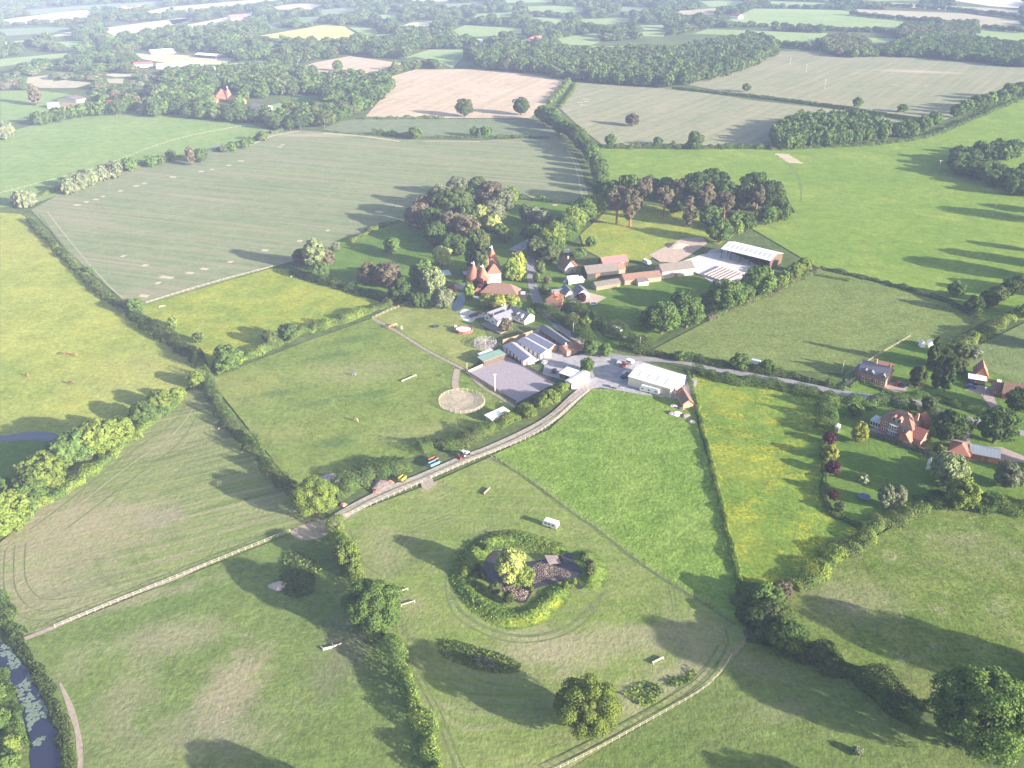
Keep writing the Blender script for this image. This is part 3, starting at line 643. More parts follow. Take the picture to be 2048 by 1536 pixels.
ROW([(1905,225),(1935,212),(1960,205),(1985,198),(2010,190),(2048,175)], 8, (28,38), ['oak','round'], ['dark','mid'], 'hedge climbing to the right edge', 19)
# woods
WOOD([(930,105),(1000,92),(1060,97),(1190,102),(1350,100),(1420,86),(1500,72),(1546,84),(1552,104),(1500,128),(1420,150),(1340,165),(1250,160),(1150,150),(1050,137),(960,130)], 12.5, (13,18), ['oak','round'], ['dark','dark','mid','olive'], 'broadleaf tree in the dense dark wood beyond the crop fields', 21)
WOOD([(1548,262),(1570,244),(1610,234),(1650,231),(1720,236),(1775,246),(1772,268),(1700,276),(1620,284),(1552,288)], 9.0, (13,16), ['oak','round'], ['mid','dark','mid'], 'broadleaf tree in the oval copse above the big green field', 22)
WOOD([(1897,318),(1920,300),(1945,298),(1960,318),(1990,330),(2010,352),(1990,360),(1930,340)], 11, (11,14), ['oak','round'], ['dark','mid'], 'tree in the left half of the copse at the right edge', 23)
WOOD([(1955,292),(2000,286),(2035,290),(2045,305),(2000,312),(1960,308)], 10, (11,14), ['oak','round'], ['dark','mid'], 'tree in the upper part of the copse at the right edge', 24)
WOOD([(2005,350),(2060,335),(2080,380),(2010,370)], 10, (11,14), ['oak','round'], ['dark','mid'], 'tree in the lower part of the copse at the right edge', 25)
WOOD([(1640,78),(1680,70),(1722,72),(1742,92),(1790,98),(1760,106),(1690,106),(1655,98)], 12, (9,13), ['oak','round'], ['mid','olive','brown'], 'tree in the mixed belt above the far crop field', 26)
WOOD([(1795,58),(1880,48),(1952,42),(1958,60),(1900,72),(1850,78),(1798,72)], 13, (10,14), ['round'], ['dark','brown','mid'], 'tree in the brownish far right belt', 27)
WOOD([(1780,92),(1825,72),(1900,74),(1960,78),(2048,88),(2070,130),(1960,116),(1850,108),(1770,104)], 13, (11,15), ['oak','round'], ['dark','dark','mid'], 'tree in the dark belt at the far right', 28)
WOOD([(300,222),(300,190),(330,168),(430,160),(520,152),(560,150),(640,150),(720,148),(772,155),(784,168),(750,195),(700,228),(660,240),(600,245),(545,250),(520,232),(480,232),(400,226),(340,218)], 12.5, (11,16), ['oak','round','round'], ['mid','dark','olive','dark','mid','dark'], 'tree in the mixed woodland left of the pink field', 29,
     avoid=[[(560,200),(600,192),(650,190),(655,202),(610,212),(575,212)],[(520,215),(560,206),(575,218),(540,226)],[(350,160),(380,156),(400,162),(370,168)],[(420,215),(470,215),(480,180),(425,180)], [(480,218),(550,222),(545,200),(480,200)], [(540,205),(600,210),(600,190),(545,190)]])
WOOD([(330,140),(430,138),(560,132),(640,140),(560,150),(430,165),(330,170)], 13, (11,15), ['oak','round'], ['mid','dark','olive'], 'tree in the back of the mixed woodland', 30)
WOOD([(180,185),(240,190),(330,212),(300,222),(240,200),(190,196)], 12, (10,13), ['round'], ['mid','brown','olive'], 'tree in the woodland behind the red roofed farm', 31)
# far complement: trees wherever no field lies
g = np.random.default_rng(5)
BUILT = [[(420,215),(470,215),(480,180),(425,180)], [(90,222),(250,218),(250,196),(150,198)], [(262,142),(300,142),(395,146),(395,128),(262,132)], [(290,112),(365,108),(440,118),(440,110),(290,100)]]
def far_fill(pts, sp, hr, seed, keep=.85, cols=('dark','dark','dark','olive','mid')):
    g = np.random.default_rng(seed); poly = np.array([G2(p) for p in pts]); Q = grid(poly, sp, g); ok = g.random(len(Q)) < keep
    for f in FARF:
        for zz in (0., 3., 6., 9.): ok &= ~inside(Q * H / (H - zz), f)
    for a in BUILT: ok &= ~inside(Q, np.array([G2(p) for p in a]))
    for q in Q[ok]:
        addtree(q[0], q[1], g.uniform(*hr), sp * g.uniform(.8, 1.5), ['oak','round'][g.integers(0, 2)], pick(g, cols), 'far tree', None)
far_fill([(-60,-14),(2108,-14),(2108,62),(1380,66),(1180,98),(930,104),(850,112),(-60,60)], 20, (9,17), 41, .48)
far_fill([(-60,60),(640,60),(860,98),(800,118),(700,112),(620,128),(300,150),(-60,150)], 18, (9,17), 42, .52)
far_fill([(640,60),(900,70),(930,104),(900,134),(800,120),(700,110)], 17, (10,17), 43, .75)
far_fill([(-60,150),(330,150),(330,205),(200,190),(130,182),(-60,180)], 11, (4,8), 44, .62, ('mid','olive','brown','dark','grey'))
def far_row(pts, sp, hr, seed, cols=('dark','mid','olive')):
    g = np.random.default_rng(seed); q = np.array([G2(p) for p in pts]); d = np.r_[0, np.cumsum(np.linalg.norm(np.diff(q, axis=0), axis=1))]
    for s in np.arange(0, d[-1], sp):
        s = s + g.uniform(-.3, .3) * sp
        addtree(np.interp(s, d, q[:, 0]) + g.uniform(-3, 3), np.interp(s, d, q[:, 1]) + g.uniform(-3, 3), g.uniform(*hr), sp * g.uniform(.9, 1.6), 'round', pick(g, cols), 'far tree', None)
for i, r in enumerate([[(1455,54),(1530,54),(1600,57),(1660,62),(1750,64),(1800,68)], [(1550,92),(1600,97),(1680,104),(1760,106)], [(1860,42),(1880,42)], [(1700,30),(1760,36),(1900,50),(2048,66)], [(1740,12),(1800,14),(1930,24),(2048,38)], [(1510,16),(1680,18),(1720,16)], [(785,150),(810,140),(835,138)], [(850,132),(885,140)], [(1550,62),(1640,66)],
    [(0,53),(100,48),(190,44)], [(340,28),(440,22),(560,12)], [(0,100),(60,92),(120,98)]]): far_row(r, 13, (7,12), 60 + i)

def make_trees():
    for s in SPEC: s['px'] = s['w'] * F / math.sqrt(s['x'] ** 2 + s['y'] ** 2 + H * H)
    vis = sorted(SPEC, key=lambda s: -s['px'] * (0 if s['label'] == 'far tree' else 1))
    top = vis[:300]; rest = vis[300:]
    g = np.random.default_rng(3); protos = {}; cnt = {}
    for s in top:
        h0, w0 = KIND[s['kind']][:2]; lod = 'hi' if s['px'] > 88 else 'mid' if s['px'] > 17 else 'lo'
        sd_ = int(g.integers(0, 4)); nm = s['name'] or {'oak': 'oak_tree', 'round': 'broadleaf_tree', 'tall': 'upright_tree', 'cone': 'conifer_tree', 'pine': 'pine_tree', 'willow': 'willow_tree', 'shrub': 'shrub'}[s['kind']]
        r = empty(nm, (s['x'], s['y'], 0), g.uniform(0, 6.28)); r.scale = (s['w'] / w0, s['w'] / w0, s['h'] / h0)
        link(bpy.data.objects.new('crown', crown_mesh(s['kind'], s['col'], lod, sd_)), r)
        link(bpy.data.objects.new('trunk', trunk_mesh(s['kind'], sd_)), r)
        tag(r, s['label'], s['cat'], s['group'])
    by = {}
    for s in rest: by.setdefault(0, []).append(s)
    cols = list(LEAF); VV, MI = [], []
    for s in rest:
        lod = 'lo' if s['px'] > 9 else 'vlo'; h0, w0 = KIND[s['kind']][:2]; sd_ = int(g.integers(0, 4))
        crown_mesh(s['kind'], s['col'], lod, sd_); V = _cache[(s['kind'], lod, sd_)].copy()
        a = g.uniform(0, 6.28); c, n = math.cos(a), math.sin(a)
        V = np.stack([(V[:, 0] * c - V[:, 1] * n) * s['w'] / w0 + s['x'], (V[:, 0] * n + V[:, 1] * c) * s['w'] / w0 + s['y'], V[:, 2] * s['h'] / h0], 1)
        VV.append(V); MI.append(np.full(len(V) // 4, cols.index(s['col'])))
    o = link(bpy.data.objects.new('distant_woodland', quadmesh('distant_woodland', np.concatenate(VV), [LEAF[c] for c in cols], np.concatenate(MI))))
    tag(o, 'far woodland and hedgerow trees fading into the haze', 'woodland', kind='stuff')
    print('TREES', len(top), len(rest), 'smallest px', top[-1]['px'], 'quads', sum(map(len, MI)))


# ---- hedges
hedge([(58,442),(95,480),(130,514),(190,575),(245,617)], 4.5, 2.5, ['olive','light','dark'], 'long low hedge down the left side of the crop field', 1)
hedge([(250,620),(300,655),(355,690),(405,735)], 6, 4.4, ['olive','dark','mid'], 'bushy hedge between the two buttercup fields', 2)
hedge([(425,745),(480,722),(540,697),(600,668),(660,650),(720,628),(790,606)], 6, 2.6, ['olive','mid','light'], 'thick bushy hedge above the centre paddock', 3)
hedge([(408,758),(430,800),(460,850),(500,890),(545,945),(592,985)], 5, 4.2, ['olive','mid','olive'], 'tall hedge between the hay field and the paddock', 4)
hedge([(660,992),(700,968),(740,950),(785,938),(815,930)], 10, 3.5, ['mid','olive','dark'], 'wide brambly hedge beside the muck heap', 5)
hedge([(838,905),(880,893),(920,885),(960,868)], 8, 4.2, ['mid','olive'], 'clipped leafy hedge behind the tractor', 6)
hedge([(960,870),(1000,850),(1040,828),(1080,806),(1120,780)], 5, 3.0, ['mid','light'], 'leafy hedge along the upper farm track', 7)
hedge([(668,1040),(680,1075),(700,1110),(718,1160),(735,1190)], 5, 3.5, ['light','mid'], 'tall hedge left of the pond field', 8)
hedge([(762,1272),(790,1330),(820,1390),(840,1440),(862,1500),(880,1560)], 4.4, 5.2, ['mid','light','mid'], 'long sunlit hedge running to the bottom edge', 9)
hedge([(1378,748),(1392,810),(1410,880),(1440,1000),(1470,1130),(1480,1170)], 2.0, 1.3, ['light','mid'], 'thin straight hedge between lush grass and buttercups', 10, rag=.25)
hedge([(1385,742),(1440,760),(1500,768),(1560,778),(1620,790),(1680,800)], 5, 3.2, ['mid','dark'], 'near hedge along the lane above the buttercup strip', 11)
hedge([(1270,702),(1340,716),(1400,724),(1480,738),(1560,752),(1640,768),(1690,778)], 4.5, 2.8, ['mid','dark','olive'], 'far hedge along the lane above the buttercup strip', 12)
hedge([(1660,805),(1650,830),(1648,860)], 7, 4.5, ['mid','olive'], 'tall garden hedge at the end of the buttercup strip', 13)
hedge([(1690,812),(1730,812),(1780,808),(1830,815)], 6, 3.8, ['mid','dark'], 'lane side hedge above the big brick house', 14)
hedge([(1650,880),(1648,950),(1655,1020),(1690,1040),(1745,1066)], 2.5, 1.4, ['olive','dark'], 'low hedge round the lower garden', 15)
hedge([(1850,1002),(1810,1030),(1760,1055),(1700,1095),(1640,1140),(1590,1180)], 7, 2.6, ['mid','olive','light'], 'wide hedge below the lower garden', 16)
hedge([(1850,1000),(1900,1010),(1960,1008),(2048,1020),(2080,1030)], 10, 4, ['mid','dark','light'], 'shrubby border below the silvery willow', 17)
hedge([(1500,1195),(1530,1240),(1570,1290)], 14, 4.5, ['dark','mid'], 'hedge below the clump of trees', 18)
hedge([(1590,1300),(1650,1325),(1720,1360),(1780,1395),(1850,1440)], 8, 4.6, ['mid','dark','olive'], 'dark hedge running to the very large oak', 19)
hedge([(1072,612),(1095,632),(1125,645),(1155,665),(1180,685)], 7, 4.6, ['mid','dark'], 'hedge between the lane and the stables', 20)
hedge([(1118,608),(1150,625),(1185,645),(1220,665),(1265,690),(1300,700)], 9, 5.0, ['dark','mid','olive'], 'dark hedge on the garden side of the lane', 21)
hedge([(1345,178),(1400,184),(1500,194),(1600,206),(1700,220),(1800,236),(1880,250)], 4.5, 3.2, ['dark'], 'dark trimmed hedge between the two far crop fields', 22, rag=.12)
hedge([(1205,296),(1280,297),(1380,297),(1460,297),(1545,297)], 6, 3.8, ['olive','dark','mid'], 'mixed hedge along the top of the big green field', 23)
hedge([(722,238),(800,238),(890,237)], 5, 2.5, ['olive','mid'], 'low hedge under the pink field', 24)
hedge([(745,268),(800,272),(830,274)], 6, 3.8, ['dark'], 'short dark hedge above the crop field', 25)
hedge([(870,275),(950,276),(1030,276),(1100,277)], 4, 2.0, ['olive','mid'], 'thin hedge above the crop field', 26)
hedge([(1098,208),(1115,190),(1130,172),(1138,160)], 8, 3, ['mid','light'], 'grassy hedge strip beside the pink field', 27)
hedge([(1120,215),(1140,190),(1152,168)], 5, 1.5, ['light'], 'light green strip of rough grass beside the pink field', 28)
hedge([(1640,538),(1710,552),(1780,570),(1850,590),(1900,606),(1960,640)], 4, 1.6, ['olive','dark'], 'low overgrown fence line below the big green field', 29)
hedge([(1410,640),(1450,622),(1540,585),(1600,556),(1635,540)], 5, 2.0, ['olive','brown','mid'], 'rough strip under the rounded oaks', 30)
hedge([(2060,620),(2010,645),(1960,672),(1900,700)], 7, 3.0, ['light','olive'], 'sunny hedge along the wheat field', 31)
hedge([(25,408),(90,388),(150,370),(250,340),(330,320),(430,302),(530,275)], 5, 2.2, ['light','olive','mid'], 'rough bank under the pale willows', 32)
hedge([(1035,398),(1080,402),(1130,408),(1175,412)], 4, 2.5, ['dark'], 'dark hedge at the foot of the crop field', 33)
hedge([(700,487),(740,462),(780,448)], 4, 2.4, ['light','olive'], 'scruffy hedge between lawn and crop field', 34)
hedge([(580,545),(640,565),(700,580),(780,606)], 5, 3.2, ['dark','mid'], 'shaded hedge under the garden trees', 35)
hedge([(1830,790),(1880,800),(1940,820),(2000,835)], 5, 2.5, ['dark','mid'], 'hedge on the upper side of the lane by the cottages', 36)
hedge([(1830,825),(1870,832),(1920,850),(1950,862)], 6, 3.0, ['dark','mid'], 'hedge on the lower side of the lane by the cottages', 37)
hedge([(895,563),(925,566)], 3, 2.0, ['mid'], 'neat clipped hedge beside the oast driveway', 38)
hedge([(25,1270),(60,1322),(90,1368),(111,1413),(130,1471),(138,1550)], 3.4, 1.0, ['mid','olive','dark'], 'reedy bank along the near side of the river', 39)
hedge([(-25,1330),(0,1372),(22,1430),(38,1500)], 5, 1.4, ['mid','dark'], 'overgrown bank on the far side of the river', 40)
hedge([(-10,1200),(10,1240),(40,1275)], 6, 2.4, ['dark','mid'], 'bushes between the hay field and the river', 41)
hedge([(20,1065),(60,1020),(120,985),(200,930),(270,870),(350,805)], 6, 2.0, ['light','mid'], 'grassy foot of the river belt', 42)
hedge([(1700,775),(1720,765),(1790,790)], 2, 1.0, ['mid'], 'low hedge before the semi detached house', 43)
hedge([(1738,868),(1790,885),(1850,908),(1880,925)], 3, 1.6, ['olive','grey'], 'shrub border in front of the big brick house', 44)
hedge([(540,267),(600,252),(680,245)], 5, 2.6, ['mid','olive'], 'hedge at the foot of the mixed woodland', 45)
hedge([(1540,300),(1640,295),(1760,288),(1860,272),(1940,240),(2060,190)], 6, 2.6, ['olive','mid'], 'grassy hedge bottom along the copse', 46)


hedge([(640,262),(700,268),(740,272)], 3, 1.0, ['light'], 'grassy bank at the head of the crop field', 49, name='grass_verge', cat='verge')
hedge([(1640,552),(1700,562),(1560,590)][:2], 3, .8, ['light'], 'rough grass corner by the big green field', 50, name='grass_verge', cat='verge')
# ------------------------------------------------------------------ roads, yards, water
M['tarmac'] = plain('tarmac', (.25, .235, .245), .95, .25, .5)
M['gravel'] = plain('gravel_track', (.36, .31, .27), .95, .35, .7)
M['yard'] = plain('yard_concrete', (.34, .32, .34), .95, .32, .35)
M['chalk'] = plain('crushed_concrete', (.55, .51, .50), .95, .2, .5)
M['pinksand'] = plain('pink_sand', (.44, .33, .27), .95, .2, .4)
M['arena'] = plain('arena_sand', (.30, .26, .29), .95, .22, 1.1)
M['brickpave'] = plain('drive_paving', (.36, .28, .25), .95, .2, .6)
M['barepatch'] = plain('bare_soil', (.46, .38, .27), .95, .15, .8)
M['path'] = plain('trodden_path', (.33, .27, .21), .95, .25, .8)
def Z(ox, oy, s): return lambda *p: [(ox + x / s, oy + y / s) for x, y in p]
z7, z8, z6, zs, ze, zf_, zP, z2, z5 = Z(860,460,5.12), Z(860,600,5.12), Z(1080,340,3.531), Z(1180,670,3.413), Z(1600,640,4.571), Z(1600,790,4.571), Z(880,1010,5.689), Z(0,1116,2.926), Z(680,340,4.096)
strip('lane', [(1175,405),(1120,455),(1095,470),(1068,500),(1062,520),(1063,555),(1070,590),(1085,620),(1120,655),(1160,682),(1195,703),(1250,716),(1350,722),(1450,742),(1560,760),(1680,785),(1760,797),(1830,805),(1900,828),(1980,850),(2080,875)], [6,6,6,5,5,5,5.5,6,5,5,5,5,5,5,5,5.5,5,5,5,5,5], .11, M['tarmac'], 'narrow tarmac country lane winding through the hamlet', 'lane')
strip('car_park', [(1028,502),(1055,487),(1085,472)], 9, .10, M['yard'], 'grey parking strip beside the lane behind the oast', 'parking strip')
strip('farm_track', [(655,1050),(680,1033),(760,990),(850,953),(930,918),(985,897),(1060,862),(1110,832),(1150,795),(1178,772)], 5.2, .12, M['gravel'], 'pale gravel farm track climbing to the yard', 'track')
strip('track_verge', [(690,1027),(760,990),(850,953),(930,918),(985,897),(1060,862),(1110,832),(1140,806)], .9, .135, fieldmat('track_grass', (.16,.19,.08), (.24,.22,.13), 6, .8, .3, bump=0), 'worn grass strip down the middle of the track', 'grass strip')
sheet('yard', z8((1180,640),(1100,600),(1290,560),(1400,590),(1520,560),(1680,520),(1900,560),(2060,640),(2050,900),(1900,905),(1700,870),(1640,900),(1460,920),(1380,830),(1150,760)), .105, M['yard'], 'grey concrete yard between stables and white shed', 'yard')
sheet('yard', [(1180,715),(1260,715),(1395,760),(1385,800),(1370,800),(1290,790),(1200,775),(1175,780)], .095, M['yard'], 'grey yard around the white shed', 'yard')
sheet('yard', z8((740,470),(1000,350),(1120,290),(1450,470),(1420,560),(1060,640),(760,560)), .10, M['yard'], 'grey stable yard between the long stable roofs', 'yard')
sheet('yard', z6((960,660),(1130,600),(1300,560),(1480,640),(1560,690),(1480,760),(1250,820),(1130,740)), .10, M['chalk'], 'bright white crushed concrete yard before the open barn', 'yard')
sheet('sand_patch', z6((770,600),(1000,485),(1150,475),(1180,520),(1060,600),(960,655),(850,650)), .10, M['pinksand'], 'pinkish sandy patch left of the open barn', 'sand patch')
sheet('bare_ground', z6((150,880),(330,860),(470,900),(400,940),(250,940)), .10, M['pinksand'], 'pale paved patio among the white cottages', 'patio')
sheet('arena_floor', z8((385,745),(790,575),(1285,855),(880,1060)), .12, M['arena'], 'purplish grey sand surface of the riding arena', 'riding arena')
sheet('driveway', smooth(z7((305,850),(350,808),(440,830),(560,850),(570,890),(480,905),(420,948),(340,920)), 3), .10, M['chalk'], 'pale oval driveway left of the white bungalow', 'driveway')
sheet('driveway', z7((250,560),(380,560),(500,620),(540,740),(460,700),(380,620),(260,600)), .10, M['yard'], 'grey drive curving in front of the oast house', 'driveway')
sheet('driveway', ze((330,620),(540,500),(420,620)), .10, M['brickpave'], 'brick drive left of the semi detached house', 'driveway')
sheet('driveway', ze((670,600),(800,560),(1000,590),(960,660),(760,660)), .10, M['brickpave'], 'brick drive right of the semi detached house', 'driveway')
sheet('driveway', ze((1500,640),(1620,590),(1740,620),(1810,800),(1770,840),(1650,680)), .10, M['brickpave'], 'pinkish drive below the red roofed carport', 'driveway')
sheet('driveway', zf_((1360,400),(1540,300),(1560,460),(1850,480),(2048,560),(2048,620),(1800,600),(1500,600)), .10, M['brickpave'], 'brick yard around the white roofed garage', 'driveway')
sheet('terrace', zf_((640,300),(740,300),(1010,420),(1200,520),(1050,500),(640,340)), .10, M['brickpave'], 'stone terrace in front of the big brick house', 'terrace')
strip('trodden_path', [(745,637),(800,668),(860,705),(925,738),(940,748),(965,775),(1000,795),(1030,815)], 1.8, .10, M['path'], 'bare trodden path along the paddock fence', 'path')
strip('trodden_path', [(915,738),(910,765),(915,785)], 3.0, .11, M['path'], 'short bare path from gate to round pen', 'path')
strip('trodden_path', z2((350,730),(390,820),(420,900),(450,1000),(465,1100),(470,1260)), [.5,1.2,1.7,1.2,1.5,1.0], .10, M['path'], 'bare pinkish path beside the river bank', 'path')
strip('trodden_path', z2((130,480),(330,400),(700,240),(1000,130),(1200,40)), 1.6, .09, M['path'], 'brown worn line beside the long rail fence', 'path')
sheet('gateway_mud', smooth(Z(0,780,2.926)((1700,830),(1800,780),(1900,760),(1960,790),(1890,860),(1760,880)), 3), .10, M['path'], 'muddy purple brown gateway at the end of the track', 'gateway')
sheet('gateway_mud', smooth([(842,962),(862,955),(868,972),(848,980)], 3), .115, M['path'], 'small bare gateway in the track fence', 'gateway')
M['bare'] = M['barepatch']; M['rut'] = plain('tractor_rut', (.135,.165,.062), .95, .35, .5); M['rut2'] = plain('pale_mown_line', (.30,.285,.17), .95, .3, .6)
RUTS = [([(1000,1062),(950,1085),(912,1130),(905,1180),(925,1225),(990,1262),(1060,1272),(1130,1255),(1180,1215),(1215,1180)], 1.1, 'rut', 'dark wheel mark hugging the pond bank'),
 ([(990,1052),(935,1080),(898,1130),(893,1185),(915,1235),(985,1275),(1060,1285),(1140,1265),(1195,1220)], .6, 'rut', 'outer wheel mark round the pond bank'),
 ([(800,1290),(830,1350),(870,1430),(915,1545)], .7, 'rut', 'dark wheel mark beside the long sunlit hedge'), ([(812,1288),(842,1350),(884,1430),(930,1545)], .5, 'rut', 'second wheel mark beside the long sunlit hedge'),
 ([(1130,1525),(1220,1478),(1310,1432),(1390,1375),(1425,1340),(1455,1290),(1450,1255)], .9, 'rut', 'dark wheel mark inside the curved fence'), ([(1115,1515),(1210,1465),(1300,1418),(1378,1362),(1412,1330),(1438,1290)], .6, 'rut', 'second wheel mark inside the curved fence'),
 ([(985,918),(1060,962),(1150,1030),(1190,1056),(1290,1134),(1400,1203),(1470,1250)], .9, 'rut', 'dark unmown line under the wire fence'),
 ([(700,1060),(715,1100),(730,1130),(760,1150)], .5, 'rut', 'curved mark near the leafy hedge tree'),
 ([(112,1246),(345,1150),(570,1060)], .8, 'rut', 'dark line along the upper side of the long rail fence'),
 ([(10,1100),(8,1170),(22,1215),(60,1240),(110,1238)], .35, 'rut', 'outer curved mowing line at the hay field corner'), ([(30,1090),(28,1160),(44,1200),(80,1222),(140,1215)], .35, 'rut', 'middle curved mowing line at the hay field corner'), ([(52,1085),(50,1150),(68,1186),(100,1200),(170,1190)], .35, 'rut', 'inner curved mowing line at the hay field corner'),
 ([(380,800),(340,850),(240,920),(140,1000),(60,1060)], .5, 'rut', 'long mowing line beside the river belt'), ([(385,820),(345,870),(260,930),(170,1000),(90,1060)], .5, 'rut2', 'pale mowing line beside the river belt'), ([(395,830),(360,885),(290,940),(210,1000),(130,1060)], .5, 'rut', 'second long mowing line beside the river belt'),
 ([(78,428),(110,470),(160,530),(215,590),(245,606)], 1.2, 'rut', 'dark headland line of the crop field'), ([(95,424),(130,470),(180,530),(235,588),(265,600)], 1.0, 'rut2', 'pale headland line of the crop field'),
 ([(500,291),(545,272),(600,262)], 2.5, 'bare', 'bare sandy headland at the left top of the crop field'), ([(645,266),(720,272),(800,283)], 3.0, 'bare', 'bare sandy headland at the top of the crop field'), ([(850,282),(960,283)], 1.8, 'bare', 'second bare sandy strip at the top of the crop field'),
 ([(1135,300),(1150,330),(1160,370),(1165,400)], 1.5, 'rut2', 'pale headland line at the right end of the crop field'),
 ([(850,800),(842,812),(845,828),(858,840)], .5, 'rut', 'curved mark left of the round pen'),
 ([(1572,325),(1592,345),(1602,370),(1602,405)], .9, 'rut', 'faint track in the big green field'),
 ([(1930,700),(1965,705),(1990,712),(2030,735),(2060,745)], 1.0, 'rut', 'lower tramline in the wheat'), ([(2060,655),(2020,680),(1990,700),(1985,712)], 1.0, 'rut', 'upper tramline in the wheat')]
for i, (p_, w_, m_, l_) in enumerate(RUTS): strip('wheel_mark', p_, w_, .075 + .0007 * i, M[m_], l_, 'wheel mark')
# pale rectangles left bare in the crops
def plots(lst, grp):
    for i, (x, y, wx) in enumerate(lst):
        s = S(y); c = G2((x, y)); a = R(-14); L, W = wx / s / 2, max(1.8, wx / s * .22); ca, sa = math.cos(a), math.sin(a)
        g_ = random.Random(i * 7 + int(x)); pts = [(c[0] + ca*u*L*g_.uniform(.85,1.1) - sa*v*W, c[1] + sa*u*L + ca*v*W*g_.uniform(.8,1.1)) for u, v in ((-1,-1),(1,-1),(1,1),(-1,1))]
        o = sheet('bare_plot', pts, .06, M['barepatch'], 'pale bare rectangle in the large crop field', 'bare plot', world=True); o['group'] = grp
plots([(333,555,30),(380,546,18),(408,538,17),(288,592,22),(290,531,13),(247,512,9),(461,524,11),(530,501,16),(316,566,11),(600,482,11),(655,461,9),(155,410,16),(173,404,11),(192,399,11),(206,393,9),(241,382,10),(272,372,12),(289,367,10),(346,354,14),(403,343,11),(424,339,9),(458,331,11),(482,322,14),(565,290,9),(560,294,9),(758,424,17),(797,413,14),(1112,372,9),(1086,301,9),(1110,448-38,9)], 'skylark plots')
for x, y, wx in [(1160,205,12),(1172,198,12),(1173,203,12),(1166,210,12),(1110,232,9)]: plots([(x, y, wx)], 'skylark plots')
for i in range(6): plots([(1565 + 5*i, 309 + 3.2*i, 28)], 'pale strips in the big green field')

wm = NB('water'); d = wm.n('ShaderNodeBsdfPrincipled'); d.inputs['Base Color'].default_value = (  .018, .02, .045, 1); d.inputs['Roughness'].default_value = .06
d.inputs['Specular IOR Level'].default_value = .9
bp = wm.n('ShaderNodeBump'); bp.inputs['Strength'].default_value = .15; bp.inputs['Distance'].default_value = .1; wm.l(wm.noise(wm.obj(), 1.5, 3), bp.inputs['Height']); wm.l(bp.outputs[0], d.inputs['Normal'])
wm.l(d.outputs[0], wm.out.inputs[0]); WATER = wm.m
sheet('river', smooth(z2((-40,480),(20,500),(70,530),(115,600),(180,680),(235,760),(280,860),(300,950),(345,1030),(352,1130),(365,1290),(215,1290),(172,1160),(190,1090),(155,1000),(128,900),(95,800),(50,710),(0,640),(-60,600)), 3), .12, WATER, 'slow dark river with lily pads at the bottom left', 'river')
sheet('river', smooth(Z(0,780,2.926)((-40,275),(60,262),(160,248),(260,245),(345,265),(340,298),(200,296),(80,298),(-40,306)), 3), .11, WATER, 'short bluish bend of the river at the left edge', 'river')
sheet('river', smooth(Z(0,780,2.926)((150,655),(215,670),(180,720),(120,770),(60,830),(20,850),(60,790),(120,720)), 3), .11, WATER, 'narrow bit of river between bushes at the left', 'river')
sheet('pond', smooth(z7((260,700),(350,640),(360,720),(330,800),(230,830)), 3), .11, WATER, 'garden pond beside the leaning willow', 'pond')
sheet('pond', smooth(Z(1500,420,3.737)((1785,600),(1850,590),(1890,650),(1860,690),(1790,670)), 3), .11, WATER, 'small hidden pond in the clump at the right', 'pond')
sheet('stream', smooth([(412,300),(425,293),(445,291),(440,297),(420,303)], 3), .11, WATER, 'small pale stream pool on the field edge', 'stream')
PONDW = plain('pond_mud_water', (.045,.04,.04), .25, .2, .5, spec=.6)
# lily pads
LILY = plain('lily_leaf', (.16, .21, .16), .5, .2, 3)
def lilies(poly, n, seed):
    g = np.random.default_rng(seed); q = np.array([G2(p) for p in poly]); P = g.uniform(q.min(0), q.max(0), (n * 4, 2)); P = P[inside(P, q)][:n]; b = MB()
    P = P[(np.sin(P[:, 0] * .9) + np.cos(P[:, 1] * .6 + P[:, 0] * .3)) > -.5]
    for i, (x, y) in enumerate(P):
        r = g.uniform(.25, .55); z = .14 + .0015 * (i % 30); b.add([(x + r*math.cos(t), y + r*math.sin(t), z) for t in np.linspace(0.3, 6.0, 7)], [tuple(range(7))])
    tag(b.build('lily_pads', LILY), 'grey green lily pads floating on the river', 'lily pads', kind='stuff')
lilies(z2((0,500),(60,530),(110,600),(180,700),(230,780),(275,880),(270,1050),(230,1110),(190,1090),(170,1000),(140,900),(110,800),(60,640),(0,600)), 900, 4)

# ---- pond on its grassy mound
mids = [[(340,620),(250,800),(340,1000),(560,1190),(800,1290),(1050,1250),(1220,1120),(1330,1010)], [(340,620),(540,430),(800,370),(1060,430),(1300,510)], [(1650,600),(1760,740),(1720,860)]]
mids = [np.array(smooth([G2(p) for p in zP(*m)], 4, False)) for m in mids]
def moundz(x, y):
    dm = min(np.min(np.hypot(m[:, 0] - x, m[:, 1] - y)) for m in mids)
    return 1.35 * math.exp(-(dm / 2.7) ** 2)
q = np.array([G2(p) for p in zP((60,250),(1900,250),(1900,1480),(60,1480))]); lo, hi = q.min(0), q.max(0)
nx_, ny_ = 90, 90; X, Y = np.meshgrid(np.linspace(lo[0], hi[0], nx_), np.linspace(lo[1], hi[1], ny_))
Zz = np.array([[moundz(a, b_) for a, b_ in zip(r1, r2)] for r1, r2 in zip(X, Y)]); keep = Zz > .05
b = MB(); b.add([(x, y, z - .03) for x, y, z in zip(X.ravel(), Y.ravel(), Zz.ravel())], [(j*nx_+i, j*nx_+i+1, (j+1)*nx_+i+1, (j+1)*nx_+i) for j in range(ny_-1) for i in range(nx_-1) if keep[j:j+2, i:i+2].all()])
tag(b.build('pond_bank', fieldmat('mound_grass', (.105,.150,.042), (.15,.19,.055), 8, 1.4, .45, patches=((1085,1215,7,3.4,35,(.42,.42,.03),.95),(1040,1242,9,2.2,5,(.38,.40,.04),.85),(1105,1192,4,3,60,(.36,.38,.05),.7)), bump=.9)), 'raised ring shaped bank round the pond', 'bank', kind='structure')
